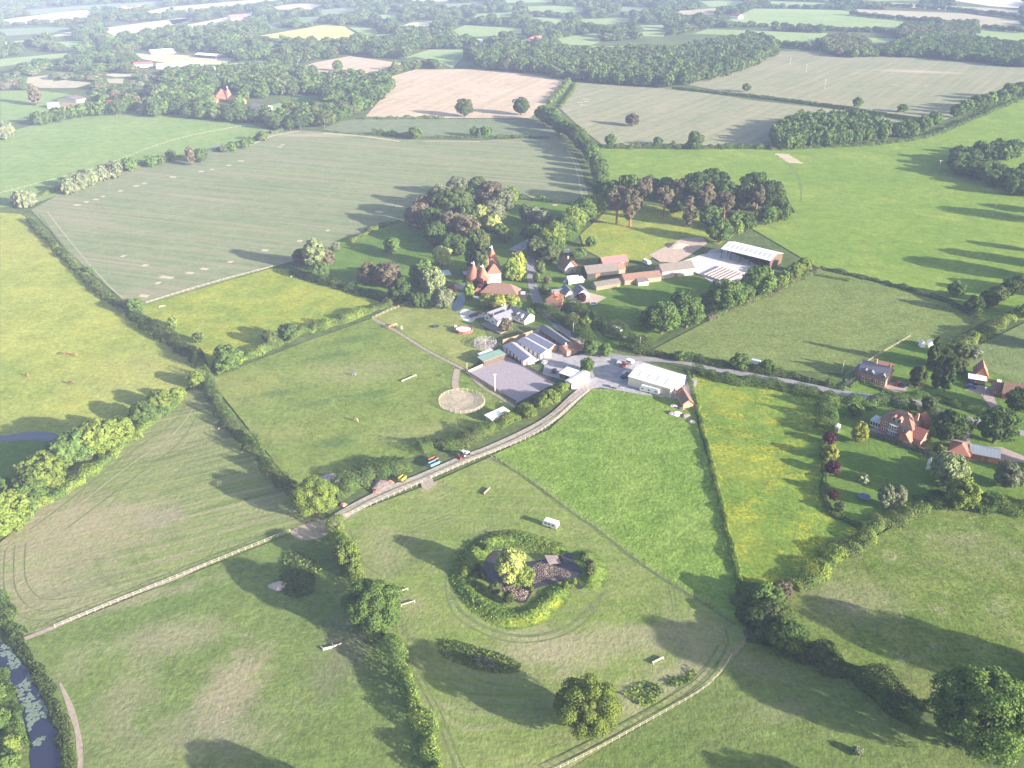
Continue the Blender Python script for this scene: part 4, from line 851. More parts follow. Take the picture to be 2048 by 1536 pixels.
sheet('pond', smooth(zP((560,560),(470,760),(560,900),(700,970),(850,1100),(980,1110),(1080,960),(1300,900),(1480,850),(1570,960),(1650,920),(1680,700),(1560,560),(1380,560),(1200,620),(1050,640),(900,640),(700,520)), 3), .13, PONDW, 'dark reedy pond with an island willow', 'pond')
REED = leafmat('dry_reeds', (.42, .33, .28), (.54, .43, .37))
LEAF['reed'] = REED
zm = lambda x, y: max(0, moundz(x, y) - .05)
scrub(zP((150,560),(420,400),(700,330),(1000,370),(1300,470),(1370,560),(1180,600),(1000,560),(700,500),(540,560),(440,740),(330,760),(200,860),(120,760)), .5, .5, ['light','light','mid','olive'], 'rough green growth on the upper pond bank', seed=3, flat=.4, dens=.9, zf=zm)
scrub(zP((120,820),(300,800),(430,960),(560,1080),(760,1200),(960,1200),(1130,1080),(1240,960),(1420,930),(1540,940),(1400,1030),(1240,1240),(1080,1340),(800,1370),(560,1310),(350,1160),(190,1000)), .4, .5, ['light','mid','light','gold'], 'rough green growth on the lower pond bank', seed=5, flat=.4, dens=.8, zf=zm)
def reeds(pts, h, n, label, seed, z=.12):
    o = scrub(pts, h, .20, ['reed', 'reed', 'brown'], label, 'reeds', 'reeds', seed, dens=.95, z0=z, flat=.6)
reeds(zP((1060,720),(1200,640),(1290,700),(1480,780),(1440,860),(1200,860),(1060,900),(1020,820)), 1.1, 3400, 'pinkish dry reeds beside the jetty hut', 1)
reeds(zP((700,960),(900,920),(1010,980),(960,1090),(860,1080),(760,1020)), 1.1, 1500, 'pinkish dry reeds at the lower end of the pond', 2)
reeds(zP((590,840),(700,900),(720,950),(620,900)), 1.2, 260, 'thin line of dry reeds left of the island willow', 4)
for i, (x, y, w_, c_) in enumerate([(955,1135,16,'olive'),(963,1152,20,'olive'),(990,1180,26,'olive'),(1017,1200,26,'olive'),(957,1172,14,'light'),(1062,1175,12,'olive'),(1168,1115,18,'olive'),(1180,1140,28,'olive'),(930,1145,20,'light'),(1148,1162,14,'light'),(1120,1112,10,'olive'),(1130,1170,16,'mid'),(975,1095,16,'mid')]):
    z = 1.4; wm_ = w_ / S(y); p = G(x, y, z); h_ = wm_ * 1.1
    r = empty('bush', (p[0], p[1], 0)); r.scale = (wm_/12, wm_/12, h_/12)
    link(bpy.data.objects.new('foliage', crown_mesh('round', c_, 'mid', i % 4)), r); link(bpy.data.objects.new('stem', trunk_mesh('round', i % 4)), r)
    tag(r, f'{ORD[i]} small bush round the edge of the pond', 'bush', 'small bushes round the pond')
WOODG = plain('grey_timber', (.24, .19, .18), .9, .25, 2, stripe=(0, .5, .12))
WOODP = plain('pale_timber', (.47, .42, .32), .85, .12, 2)
WOODD = plain('dark_timber', (.10, .075, .06), .9, .2, 2)
def scr(pts, ht, ls, cols, label, seed, dens=2.2): scrub(pts, ht, ls, cols, label, seed=seed, dens=dens, flat=.42)
scr(Z(0,780,2.926)((1680,960),(1760,1020),(1840,1090),(1840,1180),(1760,1220),(1660,1200),(1640,1100)), 2.2, .6, ['dark','mid'], 'dark tangle of brambles in the shaded hollow', 11)
scr(Z(0,780,2.926)((1690,950),(1720,990),(1800,1050),(1880,1080),(1870,1020),(1780,960)), 1.4, .6, ['olive','light'], 'lighter bramble edge of the shaded hollow', 12)
scr(Z(660,1116,2.926)((630,500),(720,480),(850,520),(1000,560),(1120,620),(1100,670),(960,680),(800,640),(660,580)), 1.3, .6, ['light','mid','light'], 'low overgrown bank below the pond', 13)
reeds(Z(660,1116,2.926)((850,590),(960,600),(980,660),(880,650)), 1.2, 500, 'dry reeds on the low overgrown bank', 14)
scr(Z(660,1116,2.926)((1730,780),(1870,730),(1950,770),(1920,840),(1840,870),(1740,820)), 1.6, .6, ['mid','light'], 'patch of nettles right of the big sunlit oak', 15)
scr(Z(1180,1116,2.926)((450,720),(560,680),(620,650),(600,720),(480,760)), 1.3, .6, ['mid','light'], 'second patch of nettles near the curved fence', 16)
scr(z2((1180,640),(1190,640),(1190,650)), .3, .6, ['mid'], 'small tuft of rough grass', 17) if False else None

# ------------------------------------------------------------------ fences
def fence(pts, label, post_h=1.25, gap=2.6, rails=(.45, .8, 1.15), rw=.07, m=None, r=.07, closed=False, name='rail_fence', k=3, pm=None):
    m = m or WOODP; q = smooth([G2(p) for p in pts], k, closed); c = q[0]; root = empty(name, (c[0], c[1], 0))
    tag(root, label, 'fence'); q = [p - c for p in q] + ([q[0] - c] if closed else [])
    d = np.r_[0, np.cumsum([np.linalg.norm(q[i+1] - q[i]) for i in range(len(q)-1)])]; n = int(d[-1] / gap); n = min(n, 99)
    P = [(np.interp(t, d, [p[0] for p in q]), np.interp(t, d, [p[1] for p in q])) for t in np.linspace(0, d[-1], n + 1)]
    b = MB()
    for z in rails:
        for a, e in zip(P, P[1:]): b.bar((*a, z), (*e, z), rw, 4)
    if rails: b.build('rails', m, root)
    pb = MB(); pb.bar((0, 0, -.2), (0, 0, post_h), r, 5); pme = pb.mesh('post', pm or m)
    for x, y in P[:len(P) - (1 if closed else 0)]:
        o = link(bpy.data.objects.new('post', pme), root); o.location = (x, y, 0)
    return root
fence([(110,1255),(345,1159),(580,1064)], 'long pale rail fence between hay field and worn pasture', gap=2.2, rails=(.5,1.15), rw=.05, r=.09)
fence([(680,1038),(760,1003),(845,966)], 'lower pale rail fence along the track up to the gateway', gap=2.4, rails=(.5,1.15), rw=.05, r=.09)
fence([(862,957),(930,928),(985,906),(1050,880),(1100,850),(1150,806),(1178,783)], 'upper pale rail fence along the track from the gateway', gap=2.4, rails=(.5,1.15), rw=.05, r=.09)
fence([(1105,1545),(1200,1497),(1300,1442),(1400,1384),(1440,1348),(1462,1314)], 'curved pale rail fence round the corner of the mown field', gap=2.2, rails=(.5,1.15), rw=.05, r=.09)
fence([(293,607),(380,580),(460,557),(545,535)], 'pale rail fence along the foot of the crop field', gap=3.0, rw=.04, r=.07)
fence([(745,637),(780,622),(820,606)], 'short pale rail fence near the chestnut horse', gap=2.6, rails=(.5,1.15), rw=.05, r=.09)
fence([(1462,1314),(1478,1300),(1492,1276)], 'short dark fence beyond the curved pale fence', gap=2.4, m=WOODG)
fence([(757,640),(800,666),(860,704),(925,738),(965,772),(1030,812)], 'dark post and wire fence beside the trodden path', gap=3.0, m=WOODD, rails=(.9,1.2), rw=.04)
fence([(983,914),(1060,958),(1150,1027),(1190,1052),(1290,1130),(1400,1200),(1470,1245)], 'wire fence between mown field and lush grass', gap=2.6, m=WOODG, rails=(.5,1.1), rw=.035, r=.09)
fence([(1690,752),(1755,712),(1820,674)], 'pale garden fence behind the semi detached house', gap=2.5, rails=(.4,.8,1.2), rw=.045)
fence([(0,388),(100,362),(200,335),(350,280),(490,252)], 'thin wire fence across the smooth green field', gap=5, rails=(1.0,), rw=.05, r=.08)
fence([(600,545),(690,572),(800,606)], 'dark fence under the garden trees', gap=3, m=WOODG, rails=(.5,1.0), rw=.05)
ring = [(923.5 + 46 * math.cos(t), 805 - 22.5 * math.sin(t)) for t in np.linspace(0, 2*math.pi, 24, endpoint=False)]
sheet('round_pen_floor', ring, .115, fieldmat('pen_sand', (.40,.33,.25), (.33,.29,.21), 5, 1, .3, bump=0), 'sandy floor of the round pen', 'pen floor')
fence(ring, 'white round pen fence around a sandy floor', gap=2.2, rails=(.35,.75,1.15,1.5), rw=.05, post_h=1.7, closed=True, k=2, name='round_pen', r=.09)
fence(z8((390,745),(595,655),(790,575)), 'white boarded fence on the short side of the arena', gap=2.4, rails=(.2,.5,.8,1.1), rw=.16, post_h=1.3, k=2, name='arena_fence')
fence(z8((795,580),(1040,715),(1285,850)), 'dark fence on the far long side of the arena', gap=2.4, m=WOODD, rails=(.3,.7,1.1), rw=.12, post_h=1.3, k=2, name='arena_fence')
fence(z8((385,750),(630,900),(880,1055)), 'dark fence on the near long side of the arena', gap=2.4, m=WOODD, rails=(.3,.7,1.1), rw=.12, post_h=1.3, k=2, name='arena_fence')
fence(z8((745,445),(900,400),(1050,350)), 'tall brown board fence at the head of the stables', gap=2.2, m=plain('brown_boards', (.34,.22,.13), .9, .2, 2), rails=(.2,.5,.8,1.1,1.4,1.7,2.0), rw=.17, post_h=2.2, k=2, name='board_fence')

# ------------------------------------------------------------------ buildings
MT = dict(
 cream=plain('cream_cladding', (.66,.60,.52), .6, .06, .3, stripe=(0, .9, .06)), whiteroof=plain('white_sheet_roof', (.74,.72,.70), .6, .07, .4, stripe=(0, 1.2, .05)),
 white=plain('white_render', (.76,.72,.68), .8, .05, .5), brick=plain('brick', (.40,.185,.115), .9, .16, 1.5), pinkbrick=plain('pink_brick', (.46,.25,.18), .9, .14, 1.5),
 redtile=plain('red_tile', (.36,.145,.10), .85, .2, 1.2, stripe=(2, .5, .08)), redsheet=plain('red_sheet_roof', (.50,.145,.14), .7, .1, .8, stripe=(0, .8, .07)),
 browntile=plain('brown_tile', (.22,.13,.095), .9, .25, 1.2, stripe=(2, .5, .08)), slate=plain('slate', (.16,.16,.19), .7, .18, 1.2, stripe=(2, .5, .08)),
 purpleroof=plain('fibre_cement_roof', (.29,.28,.36), .8, .12, .6, stripe=(0, 1.0, .06)), greyroof=plain('grey_sheet_roof', (.17,.145,.13), .85, .16, .6, stripe=(0, 1.0, .06)),
 olive=plain('olive_sheet', (.20,.18,.11), .85, .18, .6, stripe=(0, 1.0, .08)), green=plain('green_sheet_roof', (.17,.26,.22), .7, .1, .6, stripe=(0, .8, .08)),
 boards=plain('grey_weatherboard', (.33,.31,.30), .9, .2, 1.0, stripe=(0, .5, .14)), dark=plain('black_boards', (.05,.045,.04), .9, .2, 1.0, stripe=(0, .5, .1)),
 darkbrown=plain('dark_brown_boards', (.12,.075,.05), .9, .2, 1.0), frame=plain('white_paint', (.80,.79,.77), .5, .03, 1), glass=plain('window_glass', (.05,.06,.08), .1, .1, 1, spec=.8),
 stripm=plain('pale_mauve_sheet', (.42,.41,.48), .8, .1, .6), skyl=plain('translucent_sheet', (.50,.51,.52), .4, .05, 1), lead=plain('lead', (.3,.3,.33), .6, .1, 1), door=plain('brown_door', (.22,.12,.07), .7, .1, 1), blueglass=plain('pool_cover', (.45,.62,.70), .3, .05, 1))
def site(name, label, cat, A, B, z, group=None):
    a, b_ = G(*A, z), G(*B, z); d = b_ - a; L = math.hypot(d[0], d[1]); r = empty(name, (a[0], a[1], 0), math.atan2(d[1], d[0])); r['len'] = L
    tag(r, label, cat, group); return r, L
def local(root, px, py, z=0):
    p = G(px, py, z); dx, dy = p[0] - root.location[0], p[1] - root.location[1]; a = root.rotation_euler[2]
    return dx * math.cos(a) + dy * math.sin(a), -dx * math.sin(a) + dy * math.cos(a)
def wing(root, x0, y0, L, D, e, r, wall, roof, typ='gable', ax='x', o=.4, wins=(), doors=(), z0=0):
    W = MT[wall]; Rf = MT[roof]; b = MB(); x1, y1 = x0 + L, y0 + D
    if typ == 'gable' and ax == 'x':
        ym = y0 + D/2; b.add([(x0,y0,z0),(x1,y0,z0),(x1,y1,z0),(x0,y1,z0),(x0,y0,e),(x1,y0,e),(x1,y1,e),(x0,y1,e),(x0,ym,e+r-.12),(x1,ym,e+r-.12)],
            [(3,2,1,0),(0,1,5,4),(2,3,7,6),(1,2,6,9,5),(3,0,4,8,7),(4,5,9,8),(6,7,8,9)])
    elif typ == 'gable':
        xm = x0 + L/2; b.add([(x0,y0,z0),(x1,y0,z0),(x1,y1,z0),(x0,y1,z0),(x0,y0,e),(x1,y0,e),(x1,y1,e),(x0,y1,e),(xm,y0,e+r-.12),(xm,y1,e+r-.12)],
            [(3,2,1,0),(0,1,5,8,4),(2,3,7,9,6),(1,2,6,5),(3,0,4,7),(5,6,9,8),(7,4,8,9)])
    elif typ == 'mono':
        b.add([(x0,y0,z0),(x1,y0,z0),(x1,y1,z0),(x0,y1,z0),(x0,y0,e),(x1,y0,e),(x1,y1,e+r),(x0,y1,e+r)], [(3,2,1,0),(4,5,6,7),(0,1,5,4),(1,2,6,5),(2,3,7,6),(3,0,4,7)])
    else: b.box(x0, y0, z0, x1, y1, e)
    wl = b.build('wall', W, root); t = .16; b = MB(); up = .17
    if typ == 'gable' and ax == 'x':
        s = r / (D/2) * o; ym = y0 + D/2
        b.shell([(x0-o,y0-o,e-s+up),(x1+o,y0-o,e-s+up),(x1+o,ym,e+r+up),(x0-o,ym,e+r+up),(x1+o,y1+o,e-s+up),(x0-o,y1+o,e-s+up)], [(0,1,2,3),(3,2,4,5)], t)
    elif typ == 'gable':
        s = r / (L/2) * o; xm = x0 + L/2
        b.shell([(x0-o,y1+o,e-s+up),(x0-o,y0-o,e-s+up),(xm,y0-o,e+r+up),(xm,y1+o,e+r+up),(x1+o,y0-o,e-s+up),(x1+o,y1+o,e-s+up)], [(0,1,2,3),(3,2,4,5)], t)
    elif typ == 'hip':
        if L >= D: k = min(D/2, L/2 - .05); ra, rb = (x0+k, y0+D/2, e+r+up), (x1-k, y0+D/2, e+r+up); fs = [(0,1,5,4),(1,2,5),(2,3,4,5),(3,0,4)]
        else: k = min(L/2, D/2 - .05); ra, rb = (x0+L/2, y0+k, e+r+up), (x0+L/2, y1-k, e+r+up); fs = [(0,1,4),(1,2,5,4),(2,3,5),(3,0,4,5)]
        b.shell([(x0-o,y0-o,e+up),(x1+o,y0-o,e+up),(x1+o,y1+o,e+up),(x0-o,y1+o,e+up),ra,rb], fs, t)
    else:
        b.shell([(x0-o,y0-o,e+up),(x1+o,y0-o,e+up),(x1+o,y1+o,e+r+up),(x0-o,y1+o,e+r+up)], [(0,1,2,3)], t)
    rf = b.build('roof', Rf, root)
    for (side, u, z, w_, h_) in wins: opening(root, 'window', side, (x0, y0, L, D), u, z, w_, h_)
    for (side, u, w_, h_) in doors: opening(root, 'door', side, (x0, y0, L, D), u, 0.02, w_, h_)
    return wl, rf
def opening(root, kind, side, box, u, z, w_, h_):
    x0, y0, L, D = box
    def bx(bb, d0, d1, i):
        if side == 'front': bb.box(x0+u+i, y0-d1, z+i, x0+u+w_-i, y0-d0, z+h_-i)
        elif side == 'right': bb.box(x0+L+d0, y0+u+i, z+i, x0+L+d1, y0+u+w_-i, z+h_-i)
        elif side == 'left': bb.box(x0-d1, y0+u+i, z+i, x0-d0, y0+u+w_-i, z+h_-i)
    b = MB(); bx(b, -.05, .08, 0); f = b.build(kind, MT['frame'] if kind == 'window' else MT['door'], root)
    if kind == 'window':
        n = max(1, round(w_ / .9)); b = MB()
        for k in range(n):
            wx = w_ / n; b2 = (x0, y0, L, D)
            if side == 'front': b.box(x0+u+k*wx+.13, y0-.11, z+.14, x0+u+(k+1)*wx-.13, y0-.03, z+h_-.14)
            elif side == 'right': b.box(x0+L+.03, y0+u+k*wx+.13, z+.14, x0+L+.11, y0+u+(k+1)*wx-.13, z+h_-.14)
            else: b.box(x0-.11, y0+u+k*wx+.13, z+.14, x0-.03, y0+u+(k+1)*wx-.13, z+h_-.14)
        b.build('pane', MT['glass'], f)
def chimney(root, x, y, z0, z1, m='brick', s=.5):
    b = MB(); b.box(x-s, y-s*.8, z0, x+s, y+s*.8, z1); c = b.build('chimney', MT[m], root)
    p = MB()
    for k in (-.25, .25): p.lathe([(.14, z1-.05), (.12, z1+.35)], 8, (x+k, y))
    p.build('chimney_pot', MT['redtile'], c)
def slabpart(root, name, pts, m, t=.06):
    b = MB(); b.shell(pts, [tuple(range(len(pts)))], t); return b.build(name, MT[m], root)
def dormer(root, x, y, z, w_, h_, dep, roof, wall='white'):
    b = MB(); xm = x + w_/2; b.add([(x,y,z),(x+w_,y,z),(x+w_,y+dep,z),(x,y+dep,z),(x,y,z+h_),(x+w_,y,z+h_),(x+w_,y+dep,z+h_),(x,y+dep,z+h_),(xm,y,z+h_+w_*.4),(xm,y+dep,z+h_+w_*.4)],
        [(3,2,1,0),(0,1,5,8,4),(2,3,7,9,6),(1,2,6,5),(3,0,4,7),(5,6,9,8),(7,4,8,9)]); d = b.build('dormer', MT[wall], root)
    b = MB(); o = .18; b.shell([(x-o,y+dep,z+h_-.05),(x-o,y-o,z+h_-.05),(xm,y-o,z+h_+w_*.4+.12),(xm,y+dep,z+h_+w_*.4+.12),(x+w_+o,y-o,z+h_-.05),(x+w_+o,y+dep,z+h_-.05)], [(0,1,2,3),(3,2,4,5)], .1); b.build('roof', MT[roof], d)
    b = MB(); b.box(x+.2, y-.05, z+.3, x+w_-.2, y+.04, z+h_-.05); b.build('pane', MT['glass'], d)

# white steel shed
r, L = site('steel_shed', 'large cream steel shed with skylights beside the yard', 'shed', (1257,753), (1342,778), 4.4)
wing(r, 0, 0, L, 15, 4.4, 1.5, 'cream', 'whiteroof', o=.25)
sl_ = 1.5 / 7.5
for k in range(4):
    for (ya, yb, f_) in ((1.6, 6.0, lambda y: 4.4+y*sl_), (9.0, 13.4, lambda y: 4.4+(15-y)*sl_)):
        x = L * (.17 + .21 * k); slabpart(r, 'skylight', [(x,ya,f_(ya)+.25),(x+1.0,ya,f_(ya)+.25),(x+1.0,yb,f_(yb)+.25),(x,yb,f_(yb)+.25)], 'skyl')
b = MB(); b.box(L-4.6, -.12, 0, L-.8, .02, 3.6); b.build('roller_door', plain('door_beige', (.42,.35,.28), .7, .1, .5, stripe=(0, .6, .15)), r)
# gable hut
r, L = site('brick_hut', 'small dark roofed hut with pink gable end beside the white shed', 'hut', (1367,807), (1387,806), 2.4)
wing(r, 0, 0, L, 11, 2.4, 1.8, 'pinkbrick', 'browntile', ax='y', wins=(('front', L*.35, 1.0, 1.0, .8),))
# long white unit
r, L = site('mobile_unit', 'long white mobile unit standing at the head of the track', 'mobile unit', (1144,767), (1179,746), 2.9)
wing(r, 0, 0, L, 3.8, 2.9, .35, 'white', 'whiteroof', o=.1, z0=.3, wins=(('left', 1.2, 1.2, 1.3, 1.0), ('front', 2, 1.4, 1.4, .8)), doors=(('left', .3, .8, 2.2),))
b = MB(); [b.box(x, .3, 0, x+.3, 3.5, .3) for x in (1, L/2, L-1.5)]; b.build('support', MT['dark'], r)
# shelter
r, L = site('field_shelter', 'white roofed open fronted shelter between arena and mobile unit', 'shelter', (1120,746), (1141,753), 2.7)
wing(r, 0, 0, L, 6, 2.7, .4, 'darkbrown', 'whiteroof', typ='mono', o=.4, doors=(('front', .8, 2.2, 2.1),))
# office
r, L = site('brick_office', 'small pink brick office with brown roof at the yard corner', 'office', (1134,702), (1154,696), 2.8)
wing(r, 0, 0, L, 6.5, 2.8, 1.6, 'pinkbrick', 'browntile', wins=(('front', .7, 1.1, 1.2, 1.0), ('left', 2, 1.1, 1.4, 1)), doors=(('front', 2.8, .9, 2.1),))
wing(r, L+.02, 1.2, 4.2, 5.6, 2.6, 1.2, 'pinkbrick', 'browntile', wins=(('front', 1.4, 1.1, 1.3, 1.0),))
chimney(r, 1.5, 3.2, 3.9, 5.4, 'white', .3)
# stables
for i, (A, B_, D, rf, lab) in enumerate([((1010,692),(1047,722),6.2,'purpleroof','leftmost of the three low stables with mauve roofs'), ((1036,683),(1081,709),6.2,'purpleroof','middle of the three low stables with mauve roofs'), ((1053,674.5),(1098,698),5.6,'purpleroof','rightmost of the three low stables, pink gable towards the yard'), ((1079,657),(1128,691),5.0,'slate','long dark roofed stable range against the lane hedge')]):
    r, L = site('stable_block', lab, 'stable', A, B_, 2.6, 'stable blocks')
    wall = ['white','white','pinkbrick','darkbrown'][i]
    wing(r, 0, 0, L, D, 2.6, 1.3, wall, rf, wins=(('right', 3.6, 1.2, 1.2, .8),), doors=(('right', 1.2, 1.5, 2.1),) + tuple(('front', 1.2 + 3.4*k, 1.2, 2.1) for k in range(int(L/3.4))), o=.35)
    if i < 3: slabpart(r, 'pale_slope_strip', [(.3, D/2+.5, 3.9+.11), (L-.3, D/2+.5, 3.9+.11), (L-.3, D-.6, 3.9-.75), (.3, D-.6, 3.9-.75)], 'stripm')  # paler mauve slab laid over the back roof slope
r, L = site('spectator_stand', 'green roofed open stand at the short side of the arena', 'stand', (969,724), (1011,709), 2.6)
wing(r, 0, .6, L, 4.2, 2.6, .6, 'darkbrown', 'green', typ='mono')
r, L = site('store_shed', 'white roofed store behind the green roofed stand', 'shed', (965,713), (989,704), 2.4)
wing(r, 0, 0, L, 2.8, 2.4, .3, 'white', 'whiteroof', typ='mono')
r, L = site('garden_shed', 'long blue white roofed shed below the arena', 'shed', (982,838), (1017,822), 2.2)
wing(r, 0, 0, L, 3.4, 2.2, .3, 'boards', 'whiteroof', typ='mono')
# bungalow
r, L = site('white_bungalow', 'white bungalow with twin grey gables and slate rear wing', 'house', (969,629), (997,641.5), 2.9)
wing(r, 0, 0, L*.44, 13, 2.9, 2.0, 'white', 'slate', ax='y', wins=(('front', 1.2, .9, 1.8, 1.4),))
wing(r, L*.5, -1.2, L*.5, 12, 2.9, 2.2, 'white', 'slate', ax='y', wins=(('front', 1.6, .9, 1.6, 1.4), ('right', 2, .9, 2.0, 1.2)))
wing(r, L*.5, 10.82, 13.5, 7, 2.9, 2.4, 'white', 'slate', wins=(('front', 6.5, .9, 2.0, 1.3), ('front', 10, .9, 2.0, 1.3), ('right', 2, .9, 2.2, 1.3)))
dormer(r, L+1.5, 10.6, 3.0, 1.5, 1.1, 2.2, 'slate'); dormer(r, L+4.5, 10.6, 3.0, 1.5, 1.1, 2.2, 'slate')
chimney(r, 2.2, 12, 3.5, 6.4, 'white', .45); chimney(r, L*.5+.1, .8, 3, 5.2, 'pinkbrick', .4)
b = MB(); b.box(L*.3, -6, 0, L+8, -1.3, .5); b.build('deck', WOODG, r)
T(1012,650,30,'round','brown','brown tree on the deck of the white bungalow')
# oast house
r, L = site('oast_house', 'red tiled oast house with pointed kiln roofs and white cowls', 'oast house', (975,548), (1002,547), 5.4)
wing(r, 0, 0, L, 7.5, 5.4, 4.5, 'white', 'redtile', typ='hip', wins=tuple(('front', .8 + 2.2*k, z, 1.2, 1.2) for k in range(3) for z in (1, 3.4)))
wing(r, -1.5, 7.52, L+1.5, 9, 5.4, 5.0, 'brick', 'browntile', typ='hip')
wing(r, -5, -4, 5, 6, 3.2, 3.2, 'pinkbrick', 'redtile', typ='hip', wins=(('front', 1.5, 1, 1.4, 1.2),))
for (bx_, by_, hh, rr) in ((984,540,14.5,4.2), (964,551,12.5,3.5), (947,551,12.5,3.5), (948,563,11.5,4.2), (966,566,10.5,3.8)):
    x, y = local(r, bx_, by_); b = MB(); b.lathe([(rr, 0), (rr, hh*.30)], 18, (x, y)); kw = b.build('kiln', MT['pinkbrick'], r)
    b = MB(); b.lathe([(rr+.35, hh*.30-.1), (rr+.25, hh*.30+.15), (.45, hh-1.0)], 18, (x, y)); b.build('kiln_roof', MT['redtile'], kw)
    b = MB(); b.lathe([(.55, hh-1.2), (.5, hh-.4), (.06, hh+.8)], 10, (x, y)); b.box(x-1.3, y-.06, hh-.5, x, y+.06, hh-.1); b.build('cowl', MT['frame'], kw)
chimney(r, 1, 8, 8, 12, 'pinkbrick', .35)
r, L = site('hipped_barn', 'brown tiled hipped barn below the oast house', 'barn', (962,585), (1034,591), 2.9)
wing(r, 0, 0, L, 9.5, 2.9, 4.4, 'darkbrown', 'browntile', typ='hip', doors=(('front', 8, 3, 2.5),)); wing(r, -4, 1.5, 3.98, 6, 2.6, 2.6, 'darkbrown', 'redtile', typ='hip')
r, L = site('black_shed', 'black shed with a white roof panel beside the lane', 'shed', (1039,592), (1053,592), 2.6)
wing(r, 0, 0, L, 8, 2.6, .9, 'dark', 'dark'); slabpart(r, 'roof_panel', [(.7,1.2,3.2),(L-.7,1.2,3.2),(L-.7,3.6,3.72),(.7,3.6,3.72)], 'whiteroof')
r, L = site('pool_house', 'blue white pool cover on a brick terrace above the clipped hedge', 'pool', (885,551), (904,549), .8)
b = MB(); b.box(0, 0, 0, L, 8.5, .7); b.build('pool_wall', MT['pinkbrick'], r); b = MB(); b.box(.3, .3, .7, L-.3, 8.2, .95); b.build('cover', MT['blueglass'], r)
r, L = site('greenhouse', 'small white framed greenhouse left of the kilns', 'greenhouse', (928,550), (938,549), 2)
wing(r, 0, 0, L, 5, 2, 1.0, 'glass', 'skyl', o=.05)
# cottages around the concrete corner
r, L = site('white_cottage', 'left white gabled cottage by the purple leaved tree', 'house', (1131,590), (1149,588), 3.0)
wing(r, 0, 0, L, 9, 3.0, 2.6, 'white', 'slate', ax='y', wins=(('front', 1.4, 1, 1.6, 1.2),)); wing(r, -6, 3, 5.98, 5, 2.8, 1.8, 'white', 'slate')
r, L = site('white_cottage', 'right white gabled cottage by the round pool', 'house', (1156,588), (1178,585.5), 2.8)
wing(r, 0, 0, L, 8, 2.8, 2.2, 'white', 'slate', ax='y', wins=(('front', 2, 1, 1.8, 1.2),))
T(1163,594,20,'round','purple','dark purple tree between the two white cottages')
r, L = site('tiled_cottage', 'low red brown cottage at the lane corner', 'house', (1092,600), (1115,604), 2.8)
wing(r, 0, 0, L, 9, 2.8, 3.2, 'pinkbrick', 'redtile', typ='hip', wins=(('front', 1.5, 1, 1.3, 1.1),)); wing(r, 2, -5, 8, 4.98, 2.5, 2.2, 'pinkbrick', 'browntile', wins=(('front', 3, 1, 1.4, 1),)); chimney(r, 3, 4, 4, 7)
r, L = site('white_shed', 'small shed with a bright cream roof above the white cottages', 'shed', (1138,561), (1158,559), 2.6)
wing(r, 0, 0, L, 6, 2.6, 1.4, 'white', 'whiteroof'); wing(r, L+.02, 0, 3, 4, 2.2, .5, 'white', 'whiteroof', typ='mono')
r, L = site('tiled_house', 'dark tiled cottage with a stone gable left of the red roofed barn', 'house', (1130,537), (1152,534), 3.4)
wing(r, 0, 0, L, 11, 3.4, 4.2, 'boards', 'browntile', ax='y', wins=(('front', 1.2, 1.2, 1.5, 1.2), ('front', 2.3, 4.0, 1.3, 1.0)), doors=(('front', 4.3, .9, 2.1),)); chimney(r, L*.5, 4, 6, 9.2, 'pinkbrick', .45); wing(r, L+.02, 4, 2.4, 5, 2.4, 1.2, 'pinkbrick', 'redtile', typ='mono')
r, L = site('red_roof_barn', 'barn with a bright red sheet roof', 'barn', (1207,528), (1256,522), 3.0)
wing(r, 0, 0, L, 8, 3.0, 2.6, 'darkbrown', 'redsheet', doors=(('front', 3, 2.4, 2.4),), wins=(('front', L-4, 1.6, 1.4, 1.0),))
r, L = site('long_dark_barn', 'long dark barn with a rust brown roof behind the olive shed', 'barn', (1175,547), (1238,539.5), 3.6)
wing(r, 0, 0, L, 10, 3.6, 2.8, 'dark', 'greyroof', doors=(('front', 5, 3, 3),)); wing(r, L+.02, 2, 5, 7, 3, 2, 'pinkbrick', 'redtile')
r, L = site('olive_shed', 'low olive brown shed in front of the long dark barn', 'shed', (1193,573), (1241,565), 2.6)
wing(r, 0, 0, L, 6.5, 2.6, 1.4, 'olive', 'greyroof')
r, L = site('brown_range', 'brown roofed farm range between the olive shed and the grey barn', 'barn', (1250,561), (1323,553), 2.8)
wing(r, 0, 0, L, 8.5, 2.8, 2.2, 'pinkbrick', 'browntile', wins=(('front', 6, 1, 1.4, 1),), doors=(('front', 10, 2.2, 2.2),)); wing(r, 7, -3.5, 6, 3.48, 2.2, 1, 'white', 'greyroof', typ='mono')
r, L = site('weatherboard_barn', 'grey weatherboarded barn beside the white concrete yard', 'barn', (1325,543), (1388,535), 4.6)
wing(r, 0, 0, L, 9, 4.6, 2.8, 'boards', 'greyroof', doors=(('front', 8, 2, 2.6),))
